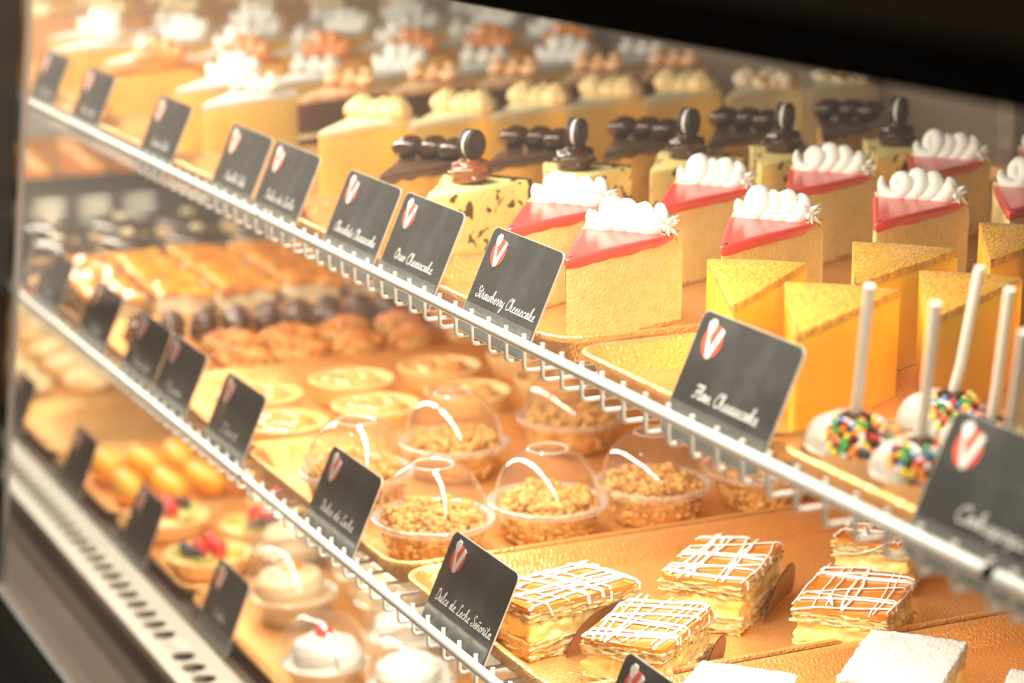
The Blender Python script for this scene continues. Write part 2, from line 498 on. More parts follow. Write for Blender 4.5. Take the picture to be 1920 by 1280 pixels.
# ------------------------------------------------------------------ trays
def tray(x0, x1, y0, y1, z, label, mt='tray', h=0.018, cat='tray'):
    cx, cy = (x0 + x1) / 2, (y0 + y1) / 2
    hx, hy = (x1 - x0) / 2, (y1 - y0) / 2

    def loop(d, zz, rc):
        pts = []
        ax, ay = hx - d, hy - d
        for q, (sx, sy) in enumerate(((1, 1), (-1, 1), (-1, -1), (1, -1))):
            for k in range(7):
                a = pi / 2 * q + pi / 2 * k / 6
                pts.append((sx * (ax - rc) + rc * cos(a), sy * (ay - rc) + rc * sin(a), zz))
        return pts
    t = empty('serving_tray', (cx, cy, z), 0, label, cat, 'serving trays')
    b = M()
    b.rings([loop(0.014, 0.0002, 0.014), loop(0.010, 0.0014, 0.017), loop(0.006, h - 0.003, 0.020), loop(0.0030, h - 0.0015, 0.022),
             loop(0.0010, h - 0.0022, 0.0235), loop(0.0, h - 0.001, 0.024), loop(0.0002, h + 0.0010, 0.024), loop(0.0020, h + 0.0019, 0.0225),
             loop(0.0042, h + 0.0013, 0.0205), loop(0.0062, h - 0.001, 0.019), loop(0.0115, 0.0042, 0.016), loop(0.0135, 0.0021, 0.0145), loop(0.017, 0.0015, 0.012)])
    b.build('tray_body', MT[mt], t, True, 40)
    return t


U = TOP_Z + 0.0002
for (a, c, lab) in ((-0.945, -0.72, 'copper tray holding the cake pops at the near end'), (-1.172, -0.951, 'copper tray under the amber flan cheesecakes'),
                    (-1.450, -1.188, 'copper tray under the strawberry cheesecake slices'), (-1.722, -1.456, 'copper tray under the cookie and chocolate cheesecakes'),
                    (-1.985, -1.728, 'copper tray under the yellow caramel cheesecakes'), (-2.262, -1.991, 'copper tray under the first white cream cakes'),
                    (-2.512, -2.268, 'copper tray under the orange caramel cakes'), (-2.80, -2.518, 'copper tray under the white topped yellow cakes'),
                    (-3.16, -2.806, 'copper tray under the peach cakes far down the upper shelf'), (-3.56, -3.166, 'copper tray at the farthest part of the upper shelf')):
    tray(a, c, 0.590, 1.255, U, lab)
Lz = LOW_Z + 0.0002
for (a, c, lab, mt) in ((-1.150, -0.90, 'copper tray under the sugar dusted squares', 'tray'), (-1.405, -1.156, 'copper tray under the iced caramel pastries', 'tray'),
                    (-1.745, -1.411, 'copper tray holding the domed crumble cups', 'tray'), (-2.00, -1.751, 'copper tray under the apricot tarts', 'tray'),
                    (-2.25, -2.006, 'copper tray under the nut pastries and truffles', 'tray'), (-2.52, -2.256, 'copper tray under the orange glazed cream cakes', 'tray'),
                    (-2.80, -2.526, 'dark tray under the chocolate glazed buns', 'dark_tray'), (-3.20, -2.806, 'dark tray with the white ramekins', 'dark_tray'),
                    (-3.60, -3.206, 'copper tray under the far golden pastries', 'tray')):
    tray(a, c, 0.574, 1.10, Lz, lab, mt)
Dz = DECK_Z + 0.0002
b = M(); b.box(X0 + 0.01, X1 - 0.02, 0.5805, YB - 0.022, 0.6903, DECK_Z); struct('trim_2', b, MT['case_floor'])
for (a, c, lab) in ((-1.98, -1.62, 'copper tray on the deck under the cream cups'), (-2.245, -1.986, 'copper tray on the deck under the fruit tarts'),
                    (-2.50, -2.251, 'copper tray on the deck under the yellow sponge fingers'), (-2.74, -2.506, 'bare copper tray on the deck beside the sponge fingers'),
                    (-3.02, -2.746, 'copper tray on the deck under the almond pastries'), (-3.40, -3.026, 'copper tray at the far end of the deck')):
    tray(a, c, 0.592, 1.05, Dz, lab, h=0.014)


# ------------------------------------------------------------------ cake slices
def outline(L, ha, off=0.0, na=12, ns=12, tipr=0.004, r0=0.0, rwob=0.0):
    """wedge outline, tip at the origin, axis +X, counter-clockwise; r0>0 cuts the tip off at that radius"""
    pts = []
    hs = radians(ha)
    if r0 <= 0:
        pts.append((tipr * 0.9, 0.0))
    near0 = max(r0, tipr * 2.2)
    side = [near0 + (L - near0) * k / ns for k in range(ns + 1)]
    for s in side: pts.append((s * cos(-hs) + 0, s * sin(-hs)))
    for k in range(1, na):
        a = -hs + 2 * hs * k / na
        pts.append((L * cos(a), L * sin(a)))
    for s in reversed(side): pts.append((s * cos(hs), s * sin(hs)))
    if r0 > 0:
        for k in range(1, 6):
            a = hs - 2 * hs * k / 6
            pts.append((r0 * cos(a), r0 * sin(a)))
    if off:
        cx = sum(p[0] for p in pts) / len(pts); cy = 0
        out = []
        for i, p in enumerate(pts):
            a, c = pts[i - 1], pts[(i + 1) % len(pts)]
            t = Vector((c[0] - a[0], c[1] - a[1])).normalized(); nrm = Vector((t.y, -t.x))
            out.append((p[0] + nrm.x * off, p[1] + nrm.y * off))
        pts = out
    return pts


def prism(b, pts_fn, z0, z1, bev=0.0012, wob=0.0, seed=0, nz=3, zw0=0.0):
    """pts_fn(off) gives an outline; side walls with a small rounded top edge and gentle unevenness"""
    rings = []
    lv = [(0, z0)] + [(0, z0 + (z1 - bev - z0) * (k + 1) / nz) for k in range(nz)] + [(-bev * 0.35, z1 - bev * 0.3), (-bev * 1.1, z1)]
    for li, (o, z) in enumerate(lv):
        ring = []
        for i, (x, y) in enumerate(pts_fn(o)):
            dz = 0
            if zw0 and li == 0: dz = zw0 * noise.noise(Vector((x * 130 + seed, y * 130, seed)))
            if wob:
                q = wob * noise.noise(Vector((x * 60, y * 60, z * 60 + seed)))
                x += q; y += wob * noise.noise(Vector((x * 60 + 9, y * 60, z * 60 + seed)))
            ring.append((x, y, z + dz))
        rings.append(ring)
    b.rings(rings)


def arc_path(r, a0, a1, n):
    return [(r * cos(a0 + (a1 - a0) * k / n), r * sin(a0 + (a1 - a0) * k / n)) for k in range(n + 1)]


def coil_cream(b, r, ha, z, loops, R=0.0065, tr=0.0062, seed=0, star=0.10, lean=0.0):
    """rope of piped cream coiled along the outer arc"""
    rnd = random.Random(seed); hs = radians(ha)
    n = loops * 16; pts = []; rad = []
    for k in range(n + 1):
        f = k / n
        a = -hs + 2 * hs * f
        ph = 2 * pi * loops * f + 0.8
        rr = r + R * 0.55 * sin(ph + 0.6)
        amp = 1 + 0.15 * sin(5 * f * pi + seed)
        a2 = a + 0.85 * R / r * cos(ph)
        pts.append((rr * cos(a2), rr * sin(a2), z + tr * 0.75 + R * amp * (0.55 + 0.95 * sin(ph))))
        e = min(1, f * 9 + 0.25, (1 - f) * 9 + 0.25)
        rad.append(tr * e * (1 + 0.05 * rnd.uniform(-1, 1)))
    b.tube(pts, rad, 14, star=star, lobes=7, twist=0.12)


def rosette(b, c, R, h, turns=2.2, tr=None, lobes=6, star=0.22, n=24):
    """spiral of piped cream narrowing upward"""
    tr = tr or R * 0.46
    N_ = int(turns * 22); pts = []; rad = []
    for k in range(N_ + 1):
        f = k / N_
        rr = (R - tr) * (1 - f) ** 0.8
        a = 2 * pi * turns * f
        pts.append((c[0] + rr * cos(a), c[1] + rr * sin(a), c[2] + tr * 0.7 + (h - tr) * f))
        rad.append(tr * (1 - 0.55 * f) * min(1, (1 - f) * 8 + 0.1))
    b.tube(pts, rad, n, star=star, lobes=lobes, twist=0.35)


def dollop(b, c, R, h, seed=0, n=22):
    """short ribbed dollop with a bent tip"""
    rs = []
    for k in range(9):
        f = k / 8
        rr = R * (0.88 + 0.26 * sin(pi * min(f * 1.3, 1))) * (1 - f ** 4.2) + 0.0004
        ring = []
        for i in range(n):
            a = 2 * pi * i / n
            q = 1 + 0.13 * cos(7 * a + 1.3 * f + seed)
            ring.append((c[0] + rr * q * cos(a) + 0.2 * R * f * f, c[1] + rr * q * sin(a), c[2] + h * f))
        rs.append(ring)
    b.rings(rs)


H = 0.0600


def fn(L, ha, **k): return lambda o: outline(L, ha, o, **k)


def make_strawberry(seed, loops, ha=16, L=0.125):
    t = empty('strawberry_cheesecake_slice')
    b = M(); prism(b, fn(L, ha), 0.0014, H - 0.0015, 0.0008, 0.0009, seed, 8); b.build('cheesecake', MT['cheesecake'], t, True, 40)
    b = M(); prism(b, fn(L - 0.002, ha), 0, 0.0034, 0.0006, 0.0012, seed, 1); b.build('crust_base', MT['crust'], t)
    # jelly: a sheet that overlaps the cut edges a little
    b = M()
    base = lambda o: outline(L * 0.90, ha, o + 0.0006, na=12, ns=16, tipr=0.004)
    rs = []
    for li, (o, z) in enumerate([(-0.0002, H - 0.0062), (0.0006, H - 0.0048), (0.0008, H - 0.0022), (0.0003, H - 0.0004), (-0.0012, H + 0.0003), (-0.004, H + 0.0004)]):
        ring = []
        for x, y in base(o):
            dz = 0.0010 * noise.noise(Vector((x * 75 + seed * 5, y * 75, 0))) if li < 2 else 0
            far = min(1, max(0, (x - 0.095) / 0.02))
            ring.append((x, y, z + dz * 1.3 + (0.0035 * far if li < 2 else 0)))
        rs.append(ring)
    b.rings(rs); b.build('strawberry_jelly', MT['jelly'], t, True, 60)
    # rim ring of cheesecake under the cream
    b = M(); prism(b, fn(L, ha, r0=L * 0.84), H - 0.0030, H + 0.0008, 0.0012, 0.0008, seed + 3, 2); b.build('rim', MT['cheesecake'], t)
    b = M()
    coil_cream(b, L * 0.885, ha - 4.8, H - 0.001, loops, 0.0076, 0.0056, seed, 0.10)
    coil_cream(b, L * 0.930, ha - 5.0, H - 0.002, loops - 1, 0.0060, 0.0052, seed + 4, 0.06)
    pr = L * 0.885; qa = radians(-ha + 2.0)
    for q in range(9):       # ragged star where the piping was pulled off
        a2 = radians(-ha) - pi / 2 + (q - 4) * 0.34
        c0 = (pr * cos(qa), pr * sin(qa), H + 0.006)
        b.tube([c0, (c0[0] + 0.004 * cos(a2), c0[1] + 0.004 * sin(a2), c0[2] + 0.003 * cos(q * 1.9)), (c0[0] + 0.0095 * cos(a2), c0[1] + 0.0095 * sin(a2), c0[2] + 0.0075 * cos(q * 1.9))], [0.0036, 0.0026, 0.0004], 8)
    b.build('whipped_cream', MT['whip'], t, True, 80)
    return t


def make_flan(seed, ha=14, L=0.134):
    t = empty('flan_cheesecake_slice')
    b = M(); prism(b, fn(L, ha, tipr=0.0015), 0, H + 0.0005, 0.0006, 0.0007, seed, 6); b.build('flan_body', MT['flan'], t, True, 40)
    b = M(); prism(b, lambda o: outline(L, ha, o + 0.0002, tipr=0.0015), H - 0.0016, H + 0.0030, 0.0014, 0.0006, seed, 1); b.build('caramel_top', MT['flan_top'], t, True, 40)
    return t


def make_cookie(seed, ha=18, L=0.115):
    t = empty('cookies_and_cream_slice')
    b = M(); prism(b, fn(L, ha), 0, H, 0.001, 0.0012, seed, 7); b.build('cheesecake', MT['cookie_body'], t, True, 40)
    b = M(); prism(b, lambda o: outline(L + 0.0003, ha, o, r0=L - 0.004), 0, H + 0.0008, 0.001, 0.001, seed, 3); b.build('cookie_crust', MT['cocoa'], t)
    c = (L * 0.70, 0, H - 0.001)
    b = M(); rosette(b, c, 0.0195, 0.020, 2.1); b.build('chocolate_swirl', MT['choccream'] if seed == 1 else MT['choc'], t, True, 80)
    ck = M(); zc = H + 0.0285; R = 0.0112
    def CR(x, y, z):
        q = radians(74 if seed == 1 else 84)
        return (c[0] + x * cos(q) - y * sin(q), x * sin(q) + y * cos(q), z)
    # wafers stand on edge, facing sideways
    for sx, mtn in ((-1, 0), (1, 0)):
        rs = []
        for dx, rr in ((0.0013, R * 0.97), (0.0018, R), (0.0042, R), (0.0052, R * 0.93), (0.0053, R * 0.80), (0.0049, R * 0.7)):
            rs.append([CR(sx * dx, rr * cos(2 * pi * i / 28), zc + rr * sin(2 * pi * i / 28)) for i in range(28)])
        ck.rings(rs)
    k = ck.build('sandwich_cookie', MT['cocoa'], t, True, 40)
    ck = M(); ck.rings([[CR(dx, R * 0.92 * cos(2 * pi * i / 28), zc + R * 0.92 * sin(2 * pi * i / 28)) for i in range(28)] for dx in (-0.0014, 0.0014)])
    ck.build('cookie_filling', MT['whip'], k)
    return t


def make_choc(seed, ha=15, L=0.125):
    t = empty('chocolate_cheesecake_slice')
    b = M(); prism(b, fn(L, ha), 0.0, H - 0.003, 0.001, 0.0010, seed, 6); b.build('cheesecake', MT['choc_body'], t, True, 40)
    b = M(); prism(b, lambda o: outline(L, ha, o + 0.0008), H - 0.0055, H + 0.0004, 0.0014, 0.0008, seed, 2, 0.003); b.build('ganache', MT['choc_sheen'], t)
    b = M()
    for k, a in enumerate((-10.5, 0, 10.5)):
        aa = radians(a); r = L * (0.83 if k != 1 else 0.85)
        pts = [(r * cos(aa) + 0.010 * cos(q), r * sin(aa) + 0.0085 * sin(q), H + 0.003 + 0.0022 * q) for q in [j * 0.5 for j in range(10)]]
        b.tube(pts, [0.0052 + 0.0014 * sin(pi * j / 9) for j in range(10)], 14, star=0.12, lobes=6, twist=0.25)
        b.sphere((r * cos(aa), r * sin(aa), H + 0.0095), 0.0102, 14, 8, (1, 1.05, 0.85), 0.1, seed + k)
    b.build('chocolate_curls', MT['choc'], t, True, 80)
    return t


def make_cream_slice(name, seed, body, top, cream, cname, L=0.13, ha=15, layer=None, style='ridge', h=H, topname='icing'):
    t = empty(name)
    z = 0.0
    if layer:
        b = M(); prism(b, fn(L, ha), 0, h * 0.36, 0.0008, 0.001, seed, 3); b.build('lower_layer', MT[layer[0]], t)
        b = M(); prism(b, lambda o: outline(L, ha, o - 0.0006), h * 0.36, h * 0.44, 0.0004, 0.001, seed, 1); b.build('cream_filling', MT['pale_top'], t)
        b = M(); prism(b, fn(L, ha), h * 0.44, h - 0.004, 0.0008, 0.001, seed, 3); b.build('upper_layer', MT[layer[1]], t)
    else:
        b = M(); prism(b, fn(L, ha), 0, h - 0.004, 0.0008, 0.0008, seed, 6); b.build('cake_body', MT[body], t, True, 40)
    b = M(); prism(b, lambda o: outline(L, ha, o + 0.0004), h - 0.0046, h + 0.0012, 0.0022, 0.0005, seed, 2, 0.0008); b.build(topname, MT[top], t)
    b = M()
    if style == 'ridge':
        for k in range(3):
            a = radians(-ha + 4.5 + k * (2 * ha - 9) / 2); r = L * 0.82
            dollop(b, (r * cos(a), r * sin(a), h), 0.0118, 0.0205 - 0.003 * (k == 1), seed + k)
            dollop(b, (r * cos(a) + 0.011, r * sin(a), h), 0.0100, 0.0185, seed + k + 3)
    elif style == 'coil':
        coil_cream(b, L * 0.84, ha - 3, h, 3, 0.0082, 0.0076, seed)
    elif style == 'puff':
        for k in range(3):
            a = radians(-ha + 5 + k * (2 * ha - 10) / 2); r = L * 0.80
            rosette(b, (r * cos(a), r * sin(a), h), 0.0125, 0.020 + 0.003 * ((k + seed) % 2), 1.8)
    b.build(cname, MT[cream], t, True, 80)
    return t


ORD = ['front', 'second', 'third', 'fourth', 'fifth', 'sixth', 'seventh', 'eighth']
USED = {}


def place(proto, key, x, y, z, deg, label, cat, group, sc=1.0):
    """first use moves the original, later uses copy it with its parts"""
    if key in USED: o = copy_tree(proto)
    else: o = proto; USED[key] = 1
    o.location = (x, y, z)
    o.rotation_euler = (0, 0, radians(deg))
    o.scale = (sc, sc, sc)
    o['label'] = label; o['category'] = cat; o['group'] = group
    return o


ZU = U + 0.0018
P = {}
P['s1'] = make_strawberry(1, 4); P['s2'] = make_strawberry(2, 4, 15); P['s3'] = make_strawberry(5, 4, 16)
near = [(-1.217, 0.610, 's1', 131), (-1.212, 0.718, 's2', 131), (-1.238, 0.852, 's3', 130), (-1.236, 0.960, 's2', 133)]
far = [(-1.325, 0.622, 's1', 131), (-1.352, 0.750, 's2', 130), (-1.366, 0.864, 's3', 131), (-1.384, 0.985, 's2', 131), (-1.372, 1.085, 's1', 131)]
for i, (x, y, k, d) in enumerate(near):
    place(P[k], k, x, y, ZU, d, 'pink topped strawberry cheesecake slice, %s from the glass in the row beside the flan slices' % ORD[i], 'cake slice', 'strawberry cheesecake slices')
for i, (x, y, k, d) in enumerate(far):
    place(P[k], k, x, y, ZU, d, 'pink topped strawberry cheesecake slice, %s from the glass in the row beside the cookie slices' % ORD[i], 'cake slice', 'strawberry cheesecake slices')

P['f1'] = make_flan(1, 13); P['f2'] = make_flan(4, 14.5)
for i, (x, y, k, d) in enumerate([(-1.049, 0.630, 'f1', 143), (-0.977, 0.625, 'f2', 136), (-1.069, 0.722, 'f2', 132), (-0.975, 0.708, 'f1', 134), (-1.090, 0.834, 'f1', 133), (-0.990, 0.812, 'f2', 133)]):
    place(P[k], k, x, y, ZU, d, ['amber flan cheesecake slice just behind the flan card, beside the strawberry slices', 'amber flan cheesecake slice at the front, directly behind the leftmost cake pop stick',
          'brown topped flan cheesecake slice, second back beside the strawberry slices', 'flan cheesecake slice behind the cake pop with the dark chocolate spot',
          'brown topped flan cheesecake slice, third back beside the strawberry slices', 'rearmost flan cheesecake slice behind the cake pops'][i], 'cake slice', 'flan cheesecake slices')

P['c1'] = make_cookie(1); P['c2'] = make_cookie(2)
for i, (x, y) in enumerate([(-1.452, 0.617), (-1.468, 0.720), (-1.489, 0.818), (-1.478, 0.909), (-1.471, 1.010)]):
    k = 'c1' if i == 0 else 'c2'
    place(P[k], k, x, y, ZU, 131 + (0, 14, -5, 10, 5)[i] * 0.4, 'cookies and cream cheesecake slice with upright sandwich cookie, %s from the glass' % ORD[i], 'cake slice', 'cookies and cream slices')

P['k1'] = make_choc(1); P['k2'] = make_choc(3)
for i, (x, y) in enumerate([(-1.552, 0.622), (-1.570, 0.716), (-1.578, 0.825), (-1.594, 0.930), (-1.600, 1.045)]):
    k = 'k1' if i % 2 == 0 else 'k2'
    place(P[k], k, x, y, ZU, 131 + (2, -2, 1, 0, 3)[i], 'chocolate topped cheesecake slice with dark curls, %s from the glass' % ORD[i], 'cake slice', 'chocolate cheesecake slices')

P['y1'] = make_cream_slice('caramel_cheesecake_slice', 1, 'yellow_body', 'pale_top', 'butter', 'piped_cream', 0.13, 13.5, style='ridge')
P['y2'] = make_cream_slice('caramel_cheesecake_slice', 4, 'yellow_body', 'pale_top', 'butter', 'piped_cream', 0.13, 13.5, style='ridge')
P['y3'] = make_cream_slice('striped_cream_slice', 6, 'pale_top', 'pale_top', 'stripe', 'piped_cream', 0.13, 15, style='ridge')
for i, (x, y) in enumerate([(-1.790, 0.662), (-1.798, 0.748), (-1.820, 0.836), (-1.842, 0.922), (-1.850, 1.008)]):
    k = 'y1' if i % 2 == 0 else 'y2'
    place(P[k], k, x, y, ZU, 129, 'yellow cheesecake slice with butter coloured piped cream, %s from the glass' % ORD[i], 'cake slice', 'yellow caramel cheesecake slices')
for i, (x, y) in enumerate([(-1.842, 1.092), (-1.846, 1.186)]):
    place(P['y3'], 'y3', x, y, ZU, 127, 'pale slice with brown striped piped cream, %s' % ['behind the yellow slices', 'at the back wall of the upper shelf'][i], 'cake slice', 'striped cream slices')

P['w1'] = make_cream_slice('white_cream_slice', 1, 'yellow_body', 'whip', 'whip', 'piped_cream', 0.13, 15, style='puff')
P['w2'] = make_cream_slice('white_cream_slice', 2, 'yellow_body', 'whip', 'whip', 'piped_cream', 0.13, 15, style='coil')
P['l1'] = make_cream_slice('chocolate_layer_slice', 3, 'yellow_body', 'peach', 'peach', 'piped_cream', 0.13, 15, layer=('dark_layer', 'dark_layer'), style='puff')
P['o1'] = make_cream_slice('orange_caramel_slice', 3, 'yellow_body', 'caramel', 'caramel', 'caramel_ridge', 0.13, 15, style='coil')
P['p1'] = make_cream_slice('peach_cake_slice', 5, 'beige', 'peach', 'pale_top', 'piped_cream', 0.13, 15, style='puff')


def row(k, name_label, cat, group, xs, ys, deg=130, keys=None):
    for i, (x, y) in enumerate(zip(xs, ys)):
        kk = keys[i % len(keys)] if keys else k
        place(P[kk], kk, x, y, ZU, deg + ((i * 37) % 5 - 2), name_label % ORD[i], cat, group)


place(P['w1'], 'w1', -2.003, 0.628, ZU, 131, 'white cream topped slice at the front, behind the fifth card from the near end', 'cake slice', 'white cream slices')
row('l1', 'dark chocolate layer slice with peach topping, %s in its row behind the white front slice', 'cake slice', 'chocolate layer slices', [-2.006, -2.010, -2.014, -2.018, -2.020], [0.722, 0.816, 0.91, 1.004, 1.098], 130)
row('w2', 'white cream topped slice, %s from the glass in the row behind the chocolate layer slices', 'cake slice', 'white cream slices', [-2.125, -2.128, -2.13, -2.132, -2.134, -2.136], [0.640, 0.736, 0.832, 0.928, 1.024, 1.120], 131, ['w2', 'w1'])
row('o1', 'orange caramel topped slice, %s from the glass in the nearer caramel row', 'cake slice', 'orange caramel slices', [-2.285, -2.287, -2.287, -2.287, -2.287, -2.287], [0.612, 0.712, 0.810, 0.908, 1.006, 1.10], 131)
row('w1', 'white cream topped slice, %s from the glass directly behind the orange caramel slices', 'cake slice', 'white cream slices', [-2.385, -2.388, -2.388, -2.388, -2.388, -2.388], [0.640, 0.738, 0.836, 0.934, 1.032, 1.13], 131, ['w1', 'w2'])
row('w1', 'white topped yellow slice, %s from the glass in the last white row but one', 'cake slice', 'far white slices', [-2.535] * 6, [0.620, 0.722, 0.824, 0.926, 1.028, 1.125], 131, ['w1', 'w2'])
row('w2', 'white topped slice, %s from the glass in the farthest white row', 'cake slice', 'far white slices', [-2.665] * 6, [0.650, 0.752, 0.854, 0.956, 1.058, 1.15], 131, ['w2', 'w1'])
row('p1', 'peach topped beige slice, %s from the glass in the nearer peach row', 'cake slice', 'peach slices', [-2.86] * 6, [0.620, 0.722, 0.824, 0.926, 1.028, 1.13], 131)
row('p1', 'peach topped beige slice, %s from the glass in the farther peach row', 'cake slice', 'peach slices', [-3.00] * 6, [0.640, 0.742, 0.844, 0.946, 1.048, 1.14], 131)
row('w2', 'pale cream slice, %s from the glass in the last row but one', 'cake slice', 'last cream slices', [-3.22] * 6, [0.620, 0.722, 0.824, 0.926, 1.028, 1.13], 131, ['w2', 'w1'])
row('p1', 'beige slice, %s from the glass in the very last row', 'cake slice', 'last beige slices', [-3.38] * 6, [0.640, 0.742, 0.844, 0.946, 1.048, 1.14], 131)


# ------------------------------------------------------------------ cake pops
def make_pop(seed):
    rnd = random.Random(seed)
    t = empty('cake_pop')
    b = M()
    n = 72; rs = []
    for r, z in ((0.014, 0.0006), (0.017, 0.0012), (0.0195, 0.0165), (0.0232, 0.0195), (0.0235, 0.0202), (0.0195, 0.0180), (0.0165, 0.0022), (0.0, 0.0016)):
        rs.append([((r + (0.0012 * cos(24 * 2 * pi * i / n) if r > 0.02 else 0)) * cos(2 * pi * i / n), (r + (0.0012 * cos(24 * 2 * pi * i / n) if r > 0.02 else 0)) * sin(2 * pi * i / n), z) for i in range(n)])
    b.rings(rs, True, False); b.build('paper_cup', MT['paper'], t, True, 30)
    b = M(); b.sphere((-0.008, 0.003, 0.0185), 0.0232, 26, 14, (1, 1, 0.76), 0.12, seed + 7); b.build('white_coating', MT['pop_white'], t)
    b = M(); b.sphere((0, 0, 0.0225), 0.0165, 24, 14, (1, 1, 0.97), 0.06, seed); b.build('chocolate_ball', MT['choc'], t)
    b = M(); N_ = 150
    for k in range(N_):
        f = 0.12 + 0.83 * (k + 0.5) / N_; ph = math.acos(1 - 1.45 * f + 0.0) if f < 1 else 0
        a = k * 2.39996 + rnd.uniform(-0.25, 0.25)
        R = 0.0165
        if ph < 0.26: continue
        b.mi = rnd.choice([0, 1, 1, 2, 2, 3, 3, 4, 5])
        b.sphere((R * sin(ph) * cos(a), R * sin(ph) * sin(a), 0.0225 + R * 0.97 * cos(ph)), 0.00185, 7, 5)
    o = b.build('sprinkles', SPR, t); o['kind'] = 'stuff'
    b = M()
    lx, ly = (0.30, -0.10) if seed % 2 else (0.20, -0.05)
    b.tube([(0, 0, 0.034), (0.02 * lx, 0.02 * ly, 0.054), (0.055 * lx, 0.055 * ly, 0.106)], 0.0027, 12); b.build('stick', MT['stick'], t)
    return t


P['pop1'] = make_pop(1); P['pop2'] = make_pop(2)
for i, (x, y, k, lab) in enumerate([(-0.9115, 0.6195, 'pop1', 'sprinkled chocolate cake pop at the front corner of its tray beside the flan'), (-0.860, 0.6225, 'pop2', 'sprinkled chocolate cake pop just behind the copper tray rim, half hidden by the last card'),
                                  (-0.926, 0.689, 'pop1', 'sprinkled cake pop with a dark chocolate spot at the stick, second row'), (-0.876, 0.676, 'pop1', 'sprinkled cake pop behind the logo of the last card'),
                                  (-0.880, 0.736, 'pop2', 'rearmost sprinkled cake pop in front of the flan slices'), (-0.80, 0.626, 'pop1', 'cake pop hidden by the last card, nearest the near end')]):
    o = place(P[k], k, x, y, ZU, 0 if i != 2 else 20, lab, 'cake pop', 'sprinkled cake pops')


